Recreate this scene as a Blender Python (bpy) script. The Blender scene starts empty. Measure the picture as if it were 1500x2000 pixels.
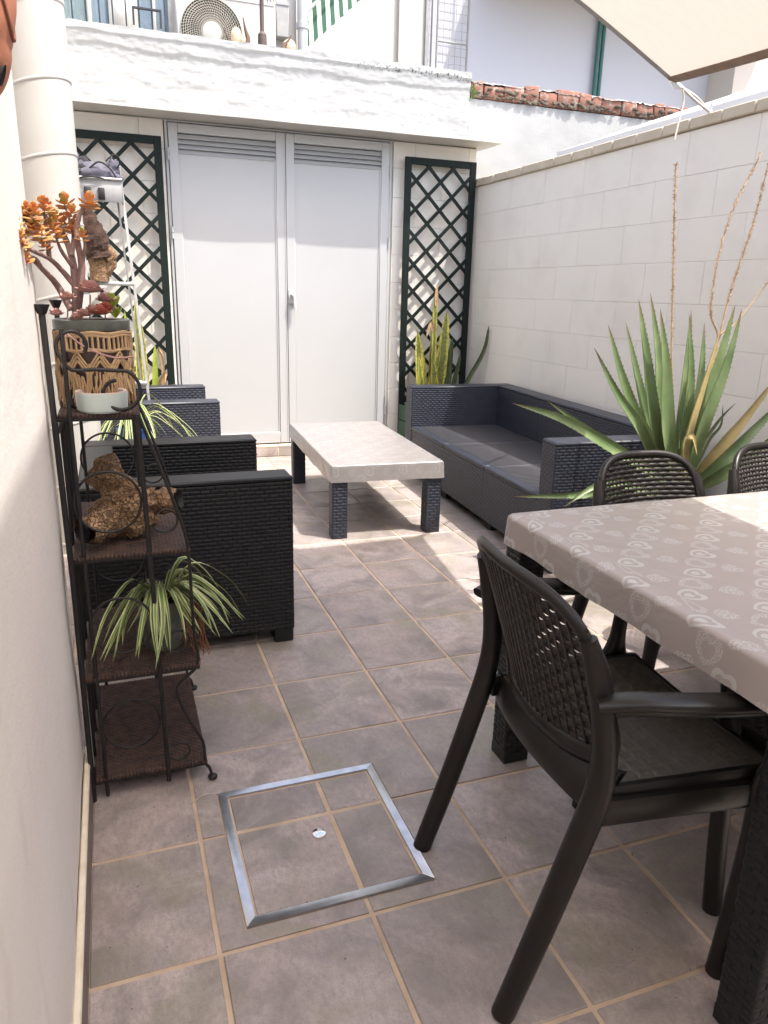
import bpy, math, random
from mathutils import Vector, Matrix, noise
random.seed(7)
sc = bpy.context.scene
col = sc.collection
PI = math.pi

# ------------------------------------------------------------------ camera
FPX, PITCH, YAW, ROLL = 1444.1, math.radians(16.62), math.radians(20.14), math.radians(1.36)
CAM = Vector((-0.111, -1.181, 1.262))
_f = Vector((math.sin(YAW)*math.cos(PITCH), math.cos(YAW)*math.cos(PITCH), -math.sin(PITCH)))
_r = Vector((math.cos(YAW), -math.sin(YAW), 0)); _u = _r.cross(_f)
R_ = _r*math.cos(ROLL) + _u*math.sin(ROLL); U_ = _u*math.cos(ROLL) - _r*math.sin(ROLL)
cd = bpy.data.cameras.new('camera'); cam = bpy.data.objects.new('camera', cd); col.objects.link(cam)
m = Matrix.Identity(4)
for i in range(3):
    m[i][0], m[i][1], m[i][2], m[i][3] = R_[i], U_[i], -_f[i], CAM[i]
cam.matrix_world = m
cd.sensor_fit = 'VERTICAL'; cd.sensor_height = 36; cd.lens = FPX*36/2000; cd.clip_end = 300; cd.clip_start = 0.02
sc.camera = cam

# ------------------------------------------------------------------ light
SUN = Vector((.3375, -.35, 1)).normalized()
w = bpy.data.worlds.new('World'); sc.world = w; w.use_nodes = True
nt = w.node_tree; bg = nt.nodes['Background']
sky = nt.nodes.new('ShaderNodeTexSky'); sky.sky_type = 'NISHITA'; sky.sun_disc = False
sky.sun_elevation = math.asin(SUN.z); sky.sun_rotation = math.atan2(SUN.x, SUN.y)
sky.air_density = 1.0; sky.dust_density = 4.5; sky.ozone_density = 0.5
nt.links.new(sky.outputs[0], bg.inputs[0]); bg.inputs[1].default_value = 0.15
sd = bpy.data.lights.new('sun', 'SUN'); so = bpy.data.objects.new('sun', sd); col.objects.link(so)
sd.energy = 2.0; sd.angle = math.radians(.55); sd.color = (1, .96, .90)
so.rotation_mode = 'QUATERNION'; so.rotation_quaternion = SUN.to_track_quat('Z', 'Y'); so.location = (5, -5, 12)
vs = sc.view_settings; vs.view_transform = 'Standard'; vs.look = 'None'; vs.exposure = 1.72; vs.gamma = 1

def at(px, py, Y):                        # the point at depth Y seen at a photo pixel
    d = R_*((px-750)/FPX) + U_*(-(py-1000)/FPX) + _f
    return CAM + d*((Y-CAM.y)/d.y)

# ------------------------------------------------------------------ mesh helpers
class MB:
    def __init__(s): s.V = []; s.F = []; s.UV = []
    def add(s, V, F, UV=None):
        n = len(s.V); s.V += [tuple(v) for v in V]; s.F += [tuple(i+n for i in f) for f in F]
        s.UV += list(UV) if UV else [(0, 0)]*len(V)
        return s
    def box(s, x0, x1, y0, y1, z0, z1, b=0):
        if b <= 0:
            V = [(x, y, z) for x in (x0, x1) for y in (y0, y1) for z in (z0, z1)]
            F = [(0,1,3,2),(4,6,7,5),(0,4,5,1),(2,3,7,6),(0,2,6,4),(1,5,7,3)]
            return s.add(V, F, [(v[0]+v[1], v[2]) for v in V])
        X = (x0, x1); Y = (y0, y1); Z = (z0, z1); V = []; idx = {}
        for i in (0, 1):
            for j in (0, 1):
                for k in (0, 1):
                    sx, sy, sz = 1-2*i, 1-2*j, 1-2*k
                    for a in range(3):
                        p = [X[i]+sx*b, Y[j]+sy*b, Z[k]+sz*b]; p[a] = (X[i], Y[j], Z[k])[a]
                        idx[i, j, k, a] = len(V); V.append(p)
        F = []
        for a in range(3):
            o = [q for q in range(3) if q != a]
            for e in (0, 1):
                f = []
                for (p, q) in ((0,0),(1,0),(1,1),(0,1)):
                    c = [0,0,0]; c[a] = e; c[o[0]] = p; c[o[1]] = q; f.append(idx[c[0],c[1],c[2],a])
                F.append(f)
            for p in (0, 1):
                for q in (0, 1):
                    c0 = [0,0,0]; c1 = [0,0,0]; c0[o[0]] = c1[o[0]] = p; c0[o[1]] = c1[o[1]] = q; c1[a] = 1
                    F.append((idx[(*c0, o[0])], idx[(*c1, o[0])], idx[(*c1, o[1])], idx[(*c0, o[1])]))
        for i in (0,1):
            for j in (0,1):
                for k in (0,1): F.append([idx[i,j,k,a] for a in range(3)])
        return s.add(V, F, [(v[0]+v[1], v[2]) for v in V])
    def sweep(s, pts, rad, n=8, up=None, closed=False, cap=True, asp=None, sq=0):
        """tube along pts; rad float or list of r or (w,h) half sizes"""
        P = [Vector(p) for p in pts]; N = len(P); base = len(s.V); prev = None
        for i, p in enumerate(P):
            if closed: t = P[(i+1) % N]-P[i-1]
            else: t = P[min(i+1, N-1)]-P[max(i-1, 0)]
            t.normalize()
            if prev is None:
                u = Vector(up) if up else (Vector((0,0,1)) if abs(t.z) < .9 else Vector((0,1,0)))
            else: u = Vector(up) if up else prev
            u = u - t*u.dot(t)
            if u.length < 1e-6: u = t.orthogonal()
            u.normalize(); prev = u; v = t.cross(u)
            r = rad[i] if isinstance(rad, list) else rad
            if isinstance(r, (int, float)): r = (r, r)
            for k in range(n):
                a = 2*PI*(k+.5)/n; ca, sa = math.cos(a), math.sin(a)
                if sq: ca = math.copysign(abs(ca)**sq, ca); sa = math.copysign(abs(sa)**sq, sa)
                s.V.append(tuple(p + v*(ca*r[0]) + u*(sa*r[1]))); s.UV.append((k/n, i/max(1, N-1)))
        for i in range(N if closed else N-1):
            j = (i+1) % N
            for k in range(n):
                l = (k+1) % n
                s.F.append((base+i*n+k, base+i*n+l, base+j*n+l, base+j*n+k))
        if cap and not closed:
            s.F.append(tuple(base+k for k in reversed(range(n)))); s.F.append(tuple(base+(N-1)*n+k for k in range(n)))
        return s
    def lathe(s, prof, c=(0,0,0), n=24, cap=False, sx=1, sy=1):
        base = len(s.V)
        for (r, z) in prof:
            for k in range(n):
                a = 2*PI*k/n; s.V.append((c[0]+r*math.cos(a)*sx, c[1]+r*math.sin(a)*sy, c[2]+z)); s.UV.append((k/n, z))
        for i in range(len(prof)-1):
            for k in range(n):
                l = (k+1) % n; s.F.append((base+i*n+k, base+i*n+l, base+(i+1)*n+l, base+(i+1)*n+k))
        if cap:
            s.F.append(tuple(base+k for k in reversed(range(n)))); s.F.append(tuple(base+(len(prof)-1)*n+k for k in range(n)))
        return s
    def grid(s, fn, us, vs_, uvfn=None, wrap=False):
        base = len(s.V); nu = len(us)
        for v in vs_:
            for u in us:
                s.V.append(tuple(fn(u, v))); s.UV.append(uvfn(u, v) if uvfn else (u, v))
        for j in range(len(vs_)-1):
            for i in range(nu if wrap else nu-1):
                k = (i+1) % nu; s.F.append((base+j*nu+i, base+j*nu+k, base+(j+1)*nu+k, base+(j+1)*nu+i))
        return s
    def ball(s, c, r, nu=12, nv=8, fn=None):
        c = Vector(c); r = (r, r, r) if isinstance(r, (int, float)) else r
        def P(u, v):
            d = Vector((math.cos(u)*math.sin(v), math.sin(u)*math.sin(v), math.cos(v)))
            k = fn(d) if fn else 1
            return c + Vector((d.x*r[0], d.y*r[1], d.z*r[2]))*k
        return s.grid(P, [2*PI*i/nu for i in range(nu)], [PI*(.02+.96*j/nv) for j in range(nv+1)], wrap=True)
    def weave(s, o, ud, vd, ul, vl, pu=.034, pv=.0145, amp=.0024):
        """moulded wicker: rows of bulging strands, every other row shifted by half a strand"""
        o, ud, vd = Vector(o), Vector(ud).normalized(), Vector(vd).normalized(); nrm = ud.cross(vd)
        nv = max(1, round(vl/pv)); pv = vl/nv; nu = max(1, round(ul/pu)); pu = ul/nu
        us = sorted(set(round((i+q)*.5*pu, 6) for i in range(2*nu) for q in (0, .12, .5, .88)))
        us = [u for u in us if u <= ul] + [ul]
        vs_ = [(j+q)*pv for j in range(nv) for q in (0, .22, .78)] + [vl]
        def P(u, v):
            j = min(nv-1, int(v/pv+1e-6)); fv = v/pv-j; fu = (u/pu + .5*(j % 2)) % 1
            hgt = amp*(1-abs(2*fv-1)**3)*(.35+.65*(1-abs(2*fu-1)**6)) if 0 < fv < 1 else 0
            if 0.001 < fv and (fu < .03 or fu > .97): hgt = -amp*.5
            if u < 1e-6 or u > ul-1e-6: hgt = 0
            return o + ud*u + vd*v + nrm*hgt
        return s.grid(P, us, vs_)
    def wbox(s, x0, x1, y0, y1, z0, z1, faces='xXyYZ', **k):
        if 'x' in faces: s.weave((x0,y1,z0), (0,-1,0), (0,0,1), y1-y0, z1-z0, **k)
        if 'X' in faces: s.weave((x1,y0,z0), (0,1,0), (0,0,1), y1-y0, z1-z0, **k)
        if 'y' in faces: s.weave((x0,y0,z0), (1,0,0), (0,0,1), x1-x0, z1-z0, **k)
        if 'Y' in faces: s.weave((x1,y1,z0), (-1,0,0), (0,0,1), x1-x0, z1-z0, **k)
        if 'Z' in faces: s.weave((x0,y0,z1), (1,0,0), (0,1,0), x1-x0, y1-y0, **k)
        V = [(x, y, z) for x in (x0, x1) for y in (y0, y1) for z in (z0, z1)]; F = []
        for q, f in (('x',(0,1,3,2)),('X',(4,6,7,5)),('y',(0,4,5,1)),('Y',(2,3,7,6)),('z',(0,2,6,4)),('Z',(1,5,7,3))):
            if q not in faces: F.append(f)
        return s.add(V, F)
    def xf(s, M, start=0):
        for i in range(start, len(s.V)): s.V[i] = tuple(M @ Vector(s.V[i]))
        return s
    def mesh(s, name, mat, ang=38):
        me = bpy.data.meshes.new(name); me.from_pydata(s.V, [], s.F)
        uv = me.uv_layers.new(name='UVMap')
        li = [0]*len(me.loops); me.loops.foreach_get('vertex_index', li)
        uv.data.foreach_set('uv', [c for i in li for c in s.UV[i]])
        me.materials.append(MAT[mat]); me.polygons.foreach_set('use_smooth', [True]*len(me.polygons))
        me.set_sharp_from_angle(angle=math.radians(ang)); me.update()
        return me
    def build(s, name, mat, parent=None, ang=38, loc=None, fixn=True):
        me = s.mesh(name, mat, ang)
        if fixn:
            import bmesh
            bm = bmesh.new(); bm.from_mesh(me); bmesh.ops.recalc_face_normals(bm, faces=bm.faces); bm.to_mesh(me); bm.free()
            me.set_sharp_from_angle(angle=math.radians(ang))
        return link(name, me, parent, loc)

def link(name, me, parent=None, loc=None, rot=None):
    o = bpy.data.objects.new(name, me); col.objects.link(o)
    if parent: o.parent = parent
    if loc: o.location = loc
    if rot: o.rotation_euler = rot
    return o
def tag(o, label, cat, group=None):
    o['label'] = label; o['category'] = cat
    if group: o['group'] = group
    return o
def thing(name, label, cat, loc=(0,0,0), rz=0, group=None):
    o = bpy.data.objects.new(name, None); col.objects.link(o); o.location = loc; o.rotation_euler = (0,0,rz)
    o.empty_display_size = .05
    return tag(o, label, cat, group)
def copy_tree(o, parent=None):
    c = o.copy(); col.objects.link(c); c.parent = parent
    for ch in list(o.children): copy_tree(ch, c)
    return c
def bez(P, n=16):
    """Catmull-Rom through the points"""
    P = [Vector(p) for p in P]; Q = [P[0]*2-P[1]]+P+[P[-1]*2-P[-2]]; out = []
    k = max(2, n//(len(P)-1))
    for i in range(1, len(Q)-2):
        for j in range(k):
            t = j/k; a, b, c, d = Q[i-1], Q[i], Q[i+1], Q[i+2]
            out.append(.5*((2*b)+(c-a)*t+(2*a-5*b+4*c-d)*t*t+(3*b-a-3*c+d)*t**3))
    return out+[P[-1]]
def taper(n, a, b): return [a+(b-a)*i/(n-1) for i in range(n)]

# ------------------------------------------------------------------ materials
MAT = {}
class NT:
    def __init__(s, name):
        s.m = bpy.data.materials.new(name); s.m.use_nodes = True; s.t = s.m.node_tree; s.b = s.t.nodes['Principled BSDF']; MAT[name] = s.m
    def n(s, typ, **k):
        q = s.t.nodes.new('ShaderNode'+typ)
        for a, b in k.items(): setattr(q, a, b)
        return q
    def l(s, a, b): s.t.links.new(a, b)
    def val(s, x, inp):
        if isinstance(x, (int, float)): inp.default_value = x
        elif isinstance(x, tuple): inp.default_value = (*x, 1) if len(x) == 3 else x
        else: s.l(x, inp)
    def math(s, op, a, b=0.0, c=None):
        q = s.n('Math', operation=op); s.val(a, q.inputs[0]); s.val(b, q.inputs[1])
        if c is not None: s.val(c, q.inputs[2])
        return q.outputs[0]
    def mix(s, f, a, b, mode='MIX'):
        q = s.n('Mix', data_type='RGBA', blend_type=mode); s.val(f, q.inputs[0]); s.val(a, q.inputs[6]); s.val(b, q.inputs[7]); return q.outputs[2]
    def coord(s, kind='Object'): return s.n('TexCoord').outputs[kind]
    def pos(s): return s.n('NewGeometry').outputs['Position']
    def noise(s, co, scale, detail=4, rough=.55, stretch=None, dist=0):
        if stretch:
            mp = s.n('Mapping'); s.l(co, mp.inputs[0]); mp.inputs['Scale'].default_value = stretch; co = mp.outputs[0]
        q = s.n('TexNoise'); s.l(co, q.inputs['Vector']); q.inputs['Scale'].default_value = scale; q.inputs['Detail'].default_value = detail
        q.inputs['Roughness'].default_value = rough; q.inputs['Distortion'].default_value = dist
        return q.outputs['Fac']
    def ramp(s, x, lo, hi, a=0.0, b=1.0):
        q = s.n('MapRange'); s.val(x, q.inputs[0]); q.inputs[1].default_value = lo; q.inputs[2].default_value = hi
        q.inputs[3].default_value = a; q.inputs[4].default_value = b; return q.outputs[0]
    def bump(s, h, strength=.3, dist=.002):
        q = s.n('Bump'); q.inputs['Strength'].default_value = strength; q.inputs['Distance'].default_value = dist
        s.l(h, q.inputs['Height']); s.l(q.outputs[0], s.b.inputs['Normal'])
    def out(s, c=None, rough=None, metal=None):
        if c is not None: s.val(c, s.b.inputs['Base Color'])
        if rough is not None: s.val(rough, s.b.inputs['Roughness'])
        if metal is not None: s.val(metal, s.b.inputs['Metallic'])
def simple(name, c1, c2=None, rough=.6, scale=6, bscale=60, bstr=.15, bdist=.002, metal=0, world=True, lo=.3, hi=.7, detail=5, stretch=None, spec=None):
    t = NT(name); co = t.pos() if world else t.coord('Object')
    c2 = c2 or tuple(x*.8 for x in c1)
    t.out(t.mix(t.ramp(t.noise(co, scale, detail, stretch=stretch), lo, hi), c1, c2), rough, metal)
    if bstr: t.bump(t.noise(co, bscale, 4, stretch=stretch), bstr, bdist)
    if spec is not None: t.b.inputs['Specular IOR Level'].default_value = spec
    return t

# walls
t = NT('plaster'); p = t.pos()
c = t.mix(t.ramp(t.noise(p, 1.6, 5), .35, .7), (.79, .735, .69), (.74, .69, .645))
c = t.mix(t.ramp(t.noise(p, 9, 6, stretch=(1, 1, .25)), .58, .8), c, (.66, .61, .56)); t.out(c, .85)
h = t.math('ADD', t.math('ADD', t.noise(p, 9, 5), t.noise(p, 34, 4, stretch=(1, .35, 1))), t.math('MULTIPLY', t.noise(p, 160, 3), .4)); t.bump(h, .28, .004)
t = NT('block_paint'); p = t.pos(); oi = t.n('ObjectInfo').outputs['Random']
c = t.mix(oi, (.745, .72, .655), (.73, .705, .64))
c = t.mix(t.ramp(t.noise(p, 3, 6), .5, .75), c, (.665, .635, .57)); t.out(c, .75)
t.bump(t.math('ADD', t.noise(p, 300, 3), t.noise(p, 25, 4)), .22, .0022)
simple('coping_stone', (.52, .46, .36), (.44, .385, .29), .85, 9, 120, .35, .003)
t = NT('old_whitewash'); p = t.pos()
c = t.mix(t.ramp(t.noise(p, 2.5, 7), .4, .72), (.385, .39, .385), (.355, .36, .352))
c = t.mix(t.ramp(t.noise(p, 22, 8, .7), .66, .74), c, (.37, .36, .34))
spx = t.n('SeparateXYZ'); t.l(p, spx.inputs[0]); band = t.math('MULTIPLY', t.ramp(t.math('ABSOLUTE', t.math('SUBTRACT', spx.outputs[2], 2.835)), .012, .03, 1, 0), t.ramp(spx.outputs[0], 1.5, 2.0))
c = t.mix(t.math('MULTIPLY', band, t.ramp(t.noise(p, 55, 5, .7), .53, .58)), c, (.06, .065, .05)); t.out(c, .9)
t.bump(t.math('ADD', t.noise(p, 18, 6), t.noise(p, 130, 4)), .38, .005)
simple('cream_edge', (.80, .72, .58), (.70, .60, .46), .8, 30, 150, .3)
simple('white_metal', (.46, .468, .468), (.44, .448, .448), .38, 1.2, 12, .04, .001)
simple('white_duct', (.47, .46, .43), (.43, .415, .38), .42, 2.5, 30, .08, .001)
simple('grey_paint', (.36, .36, .355), (.27, .27, .265), .6, 9)
simple('white_sheet', (.55, .57, .61), (.50, .52, .56), .5, 2)
simple('sky_white_wall', (.60, .61, .655), (.56, .57, .62), .85, .5, 60, .1)
simple('beige_wall', (.62, .57, .51), (.57, .52, .46), .85, .8, 60, .15)
simple('pale_wall', (.52, .50, .46), (.47, .45, .415), .85, 1.2, 60, .15)
# floor
t = NT('floor_tile'); p = t.pos(); oi = t.n('ObjectInfo').outputs['Random']
vadd = t.n('VectorMath', operation='ADD'); t.l(p, vadd.inputs[0])
cx = t.n('CombineXYZ'); t.l(t.math('MULTIPLY', oi, 37.0), cx.inputs[0]); t.l(t.math('MULTIPLY', oi, 91.0), cx.inputs[1]); t.l(cx.outputs[0], vadd.inputs[1]); q = vadd.outputs[0]
c = t.mix(t.ramp(oi, 0, 1), (.52, .435, .405), (.37, .318, .298))
c = t.mix(t.ramp(t.noise(q, 5.5, 6, .62, dist=.8), .40, .66), c, (.24, .208, .192))
c = t.mix(t.ramp(t.noise(q, 3.2, 4, .5), .55, .75), c, (.47, .37, .34))
c = t.mix(t.math('MULTIPLY', t.ramp(t.noise(q, 4.3, 4, .55, dist=1.2), .50, .70), .7), c, (.285, .262, .185))
c = t.mix(t.math('MULTIPLY', t.ramp(t.noise(q, 75, 6, .75, stretch=(1, .55, 1)), .42, .72), .6), c, (.20, .175, .165))
c = t.mix(t.math('MULTIPLY', t.ramp(t.noise(q, 230, 3, .6), .5, .72), .35), c, (.17, .15, .14))
c = t.mix(t.math('MULTIPLY', t.ramp(t.noise(q, 16, 6, .7, dist=2.0), .60, .70), .45), c, (.19, .17, .165))
c = t.mix(t.ramp(t.noise(p, 85, 2, .5), .735, .76), c, (.05, .045, .04)); t.out(c)
t.out(None, t.ramp(t.noise(q, 7, 5), .3, .7, .36, .55))
t.bump(t.math('ADD', t.noise(q, 30, 5), t.math('MULTIPLY', t.noise(q, 220, 3), .4)), .16, .002)
simple('grout', (.64, .49, .36), (.42, .31, .22), .9, 9, 200, .4, .002)
simple('earth', (.22, .18, .14), (.15, .13, .1), .95, 3)
simple('pink_tile', (.20, .15, .135), (.155, .118, .105), .5, 8)
simple('steel', (.60, .62, .65), (.45, .46, .48), .35, 25, 180, .15, .001, metal=.9)
simple('chrome', (.8, .8, .8), (.7, .7, .7), .12, 25, 180, .02, .001, metal=1)
simple('aluminium', (.50, .50, .49), (.36, .36, .35), .5, 12, 90, .15, .001, metal=.55)
# furniture
simple('wicker_blue_lit', (.024, .029, .045), (.016, .019, .029), .42, 20, 300, .1, .0006)  # lit copy of the lounge rattan, sunlit bluish tone put into the colour
simple('wicker_dark_shaded', (.013, .0138, .0152), (.009, .0095, .0105), .42, 20, 300, .1, .0006, spec=.35)  # same rattan, near armchair's shade put into the colour; dining table too
simple('seat_plastic', (.042, .042, .049), (.034, .034, .040), .45, 5, 260, .12, .0008)
simple('chair_plastic', (.011, .0085, .0072), (.008, .0063, .0055), .36, 8, 240, .08, .0006, spec=.42)
simple('seat_weave_sheen', (.095, .082, .070), (.072, .062, .053), .42, 12, 240, .08, .0006, spec=.6)  # dark brown plastic made lighter, sky sheen put into the colour
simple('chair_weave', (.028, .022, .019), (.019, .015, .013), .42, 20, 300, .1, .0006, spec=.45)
simple('black', (.012, .012, .012), (.008, .008, .008), .7, 5)
simple('iron', (.010, .009, .009), (.022, .014, .011), .55, 40, 200, .3, .001, lo=.5, hi=.8)
simple('rattan', (.085, .043, .028), (.026, .015, .012), .7, 45, 300, .3, .001)
simple('trellis_green', (.004, .008, .007), (.006, .014, .011), .6, 12, 160, .2, .0008, spec=.25)
simple('planter_green', (.025, .085, .045), (.018, .06, .034), .5, 8)
def cloth_mat(name, base, hemc, pr, dens):
    """printed oilcloth: hearts, flat print"""
    t = NT(name); uv = t.coord('UV'); sp = t.n('SeparateXYZ'); t.l(uv, sp.inputs[0]); U, V = sp.outputs[0], sp.outputs[1]
    nz = t.noise(uv, 240, 2)
    def heart(cell, ou, ov, size, flip, ang=0.0):
        a = t.math('MULTIPLY', t.math('SUBTRACT', t.math('FRACT', t.math('ADD', t.math('DIVIDE', U, cell), ou)), .5), cell/size)
        b = t.math('MULTIPLY', t.math('SUBTRACT', t.math('FRACT', t.math('ADD', t.math('DIVIDE', V, cell), ov)), .5), cell/size)
        x = t.math('ADD', t.math('MULTIPLY', a, math.cos(ang)), t.math('MULTIPLY', b, -math.sin(ang)))
        y = t.math('ADD', t.math('MULTIPLY', a, math.sin(ang)), t.math('MULTIPLY', b, math.cos(ang)))
        if flip: x, y = y, x
        q = t.math('SUBTRACT', t.math('ADD', t.math('MULTIPLY', x, x), t.math('MULTIPLY', y, y)), 1.0)
        q3 = t.math('MULTIPLY', q, t.math('MULTIPLY', q, q)); xy = t.math('MULTIPLY', t.math('MULTIPLY', x, x), t.math('MULTIPLY', y, t.math('MULTIPLY', y, y)))
        return t.math('SUBTRACT', q3, xy), x, y
    def inside(f, lim=0.0): return t.math('LESS_THAN', f, lim)
    cell = .185; masks = []
    for ou, ov, fl, an in ((0.1, .15, True, 0), (.6, .65, True, .2)):            # outlined heart with a small one inside
        f, x, y = heart(cell, ou, ov, .0245, fl, an); g, _, _ = heart(cell, ou, ov, .0165, fl, an); k, _, _ = heart(cell, ou, ov, .0085, fl, an)
        masks.append(t.math('ADD', t.math('SUBTRACT', inside(f), inside(g)), inside(k)))
    for ou, ov, fl, an in ((.36, .40, True, -.1), (.86, .90, True, .1)):          # lacy wreath
        f, x, y = heart(cell, ou, ov, .028, fl, an); g, _, _ = heart(cell, ou, ov, .0145, fl, an)
        masks.append(t.math('MULTIPLY', t.math('SUBTRACT', inside(f), inside(g)), t.ramp(t.noise(uv, 330, 1), .47, .53)))
    f, x, y = heart(cell, .61, .17, .020, True, .3); masks.append(t.math('MULTIPLY', inside(f), t.ramp(nz, .47, .53)))
    f, x, y = heart(cell, .12, .66, .020, True, -.2); masks.append(t.math('MULTIPLY', inside(f), t.ramp(nz, .47, .53)))
    M_ = masks[0]
    for q in masks[1:]: M_ = t.math('MAXIMUM', M_, q)
    c0 = t.mix(t.ramp(t.noise(uv, 5, 4), .35, .7), base, hemc)
    t.out(t.mix(t.math('MULTIPLY', M_, dens), c0, pr), .27)
    t.bump(t.math('ADD', t.noise(uv, 7, 4, dist=.8), t.math('MULTIPLY', t.noise(uv, 26, 3, stretch=(1, .25, 1)), .25)), .4, .010)
cloth_mat('oilcloth', (.36, .318, .30), (.335, .295, .28), (.56, .565, .555), .48)
cloth_mat('oilcloth_pale', (.255, .237, .228), (.23, .216, .21), (.31, .305, .30), .5)
simple('sail_cloth', (.46, .425, .36), (.42, .385, .325), .9, 40, 400, .25, .001, stretch=(.15, 1, 1))
t = MAT['sail_cloth']; nt_ = t.node_tree
tr = nt_.nodes.new('ShaderNodeBsdfTranslucent'); tr.inputs[0].default_value = (.46, .425, .37, 1)
mx = nt_.nodes.new('ShaderNodeMixShader'); mx.inputs[0].default_value = .36
nt_.links.new(nt_.nodes['Principled BSDF'].outputs[0], mx.inputs[1]); nt_.links.new(tr.outputs[0], mx.inputs[2])
nt_.links.new(mx.outputs[0], nt_.nodes['Material Output'].inputs[0])
simple('sail_hem', (.30, .22, .17), (.22, .16, .12), .9, 30)
simple('rope', (.62, .58, .50), (.5, .46, .4), .9, 60)
simple('terracotta', (.50, .20, .115), (.40, .15, .085), .7, 12, 90, .2, .001)
simple('terracotta_dark', (.22, .075, .045), None, .8, 12)
t = NT('cork'); p = t.pos(); vo = t.n('TexVoronoi', feature='DISTANCE_TO_EDGE'); vo.inputs['Scale'].default_value = 88
nd = t.n('VectorMath', operation='ADD'); nz_ = t.n('TexNoise'); t.l(p, nz_.inputs['Vector']); nz_.inputs['Scale'].default_value = 40; sc_n = t.n('VectorMath', operation='SCALE'); t.l(nz_.outputs['Color'], sc_n.inputs[0]); sc_n.inputs['Scale'].default_value = .03
t.l(p, nd.inputs[0]); t.l(sc_n.outputs[0], nd.inputs[1]); t.l(nd.outputs[0], vo.inputs['Vector'])
cr = t.ramp(vo.outputs['Distance'], .0, .13); c = t.mix(t.ramp(t.noise(p, 30, 5), .35, .7), (.40, .255, .135), (.20, .115, .06)); c = t.mix(cr, (.19, .105, .058), c); t.out(c, .95)
t.bump(t.math('ADD', cr, t.noise(p, 110, 4)), .9, .008)
simple('bark_dark', (.07, .033, .02), (.022, .012, .009), .95, 60, 120, .9, .01)
simple('cord', (.52, .36, .20), (.40, .26, .14), .9, 90, 300, .4, .001)
simple('dark_glaze', (.13, .085, .075), (.06, .04, .045), .3, 20)
simple('pot_green', (.15, .17, .14), (.09, .10, .085), .35, 30)
simple('bowl_glaze', (.50, .57, .53), (.44, .50, .47), .3, 12)
simple('bowl_rim', (.62, .52, .47), (.5, .42, .38), .6, 30)
simple('soil', (.06, .04, .03), (.03, .02, .015), 1, 60, 120, .8, .006)
simple('blue_pot', (.02, .07, .22), None, .4, 9)
simple('clay_pot', (.36, .17, .11), (.28, .13, .085), .8, 14)
simple('wood', (.27, .17, .10), (.19, .115, .065), .7, 14, 60, .3, .001, stretch=(1, 1, .1))
simple('cloth_grey', (.13, .125, .16), (.07, .068, .09), .9, 25, 120, .6, .004)
simple('cloth_black', (.02, .02, .024), None, .9, 25, 120, .5, .004)
simple('jade_stem', (.34, .22, .19), (.24, .15, .13), .75, 40, 120, .4, .002)
t = NT('jade_leaf'); p = t.pos(); sp = t.n('SeparateXYZ'); t.l(p, sp.inputs[0])
k = t.noise(p, 48, 3); c = t.mix(t.ramp(k, .36, .62), (.52, .16, .06), (.47, .29, .09)); c = t.mix(t.ramp(k, .56, .68), c, (.22, .24, .07))
t.out(c, .4); t.b.inputs['Subsurface Weight'].default_value = 0
simple('pink_leaf', (.46, .24, .23), (.33, .20, .16), .6, 40)
simple('red_leaf', (.26, .05, .04), (.34, .12, .06), .5, 50)
simple('lime_leaf', (.36, .42, .06), (.22, .30, .04), .5, 50)
def striped(name, mid, edge, lim, soft=.12, band=None):
    t = NT(name); uv = t.coord('UV'); sp = t.n('SeparateXYZ'); t.l(uv, sp.inputs[0])
    d = t.math('ABSOLUTE', t.math('SUBTRACT', sp.outputs[0], .5))
    c = t.mix(t.ramp(d, lim-soft*.5, lim+soft*.5), mid, edge)
    c = t.mix(t.math('MULTIPLY', t.ramp(t.noise(t.pos(), 18, 3), .4, .75), .45), c, tuple(x*.55 for x in mid))
    if band:
        n_ = t.noise(uv, 26, 3, stretch=(.12, 1, 1)); c = t.mix(t.math('MULTIPLY', t.ramp(n_, .5, .6), .6), c, band)
    t.out(c, .45)
striped('spider_leaf', (.10, .17, .035), (.46, .48, .22), .26)
striped('snake_leaf', (.20, .23, .06), (.62, .54, .10), .27, .08, (.05, .085, .03))
striped('snake_dark', (.07, .10, .04), (.15, .16, .06), .40, .08, (.028, .045, .02))
t = NT('agave_leaf'); uv = t.coord('UV'); sp = t.n('SeparateXYZ'); t.l(uv, sp.inputs[0])
c = t.mix(t.ramp(t.noise(t.pos(), 9, 4), .35, .7), (.10, .16, .062), (.19, .255, .115))
c = t.mix(t.ramp(sp.outputs[1], .86, 1.0), c, (.16, .10, .05)); t.out(c, .42); t.bump(t.noise(uv, 60, 3, stretch=(1, .05, 1)), .2, .002)
simple('agave_dry', (.42, .31, .14), (.26, .24, .09), .7, 16)
simple('dry_stalk', (.50, .36, .22), (.33, .21, .12), .9, 60, 200, .6, .003)
simple('dry_leaf', (.50, .36, .20), (.32, .19, .09), .85, 40)
simple('root', (.30, .13, .06), (.2, .08, .04), .9, 60)
simple('brick', (.25, .115, .08), (.30, .26, .22), .9, 22, 90, .8, .006, lo=.52, hi=.66)
simple('brick_dirt', (.07, .055, .04), (.16, .13, .10), .95, 30, 90, .9, .01)
simple('ornament_stone', (.66, .48, .32), (.58, .42, .28), .8, 30)
simple('ornament_dark', (.11, .07, .045), None, .7, 30)
simple('pole_brown', (.10, .07, .06), None, .6, 20)
simple('curtain_blue', (.22, .33, .46), (.34, .44, .55), .8, 6, stretch=(14, 1, .3))
simple('curtain_green', (.20, .30, .22), (.34, .42, .34), .8, 6, stretch=(14, 1, .3))
simple('window_frame', (.62, .60, .55), None, .5, 9)
simple('rail_black', (.03, .035, .045), None, .5, 9)
simple('grille_wire', (.50, .46, .38), None, .5, 9)
simple('dark_inside', (.05, .05, .05), None, .9, 9)
simple('pipe_green', (.03, .14, .12), None, .4, 9)
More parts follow.
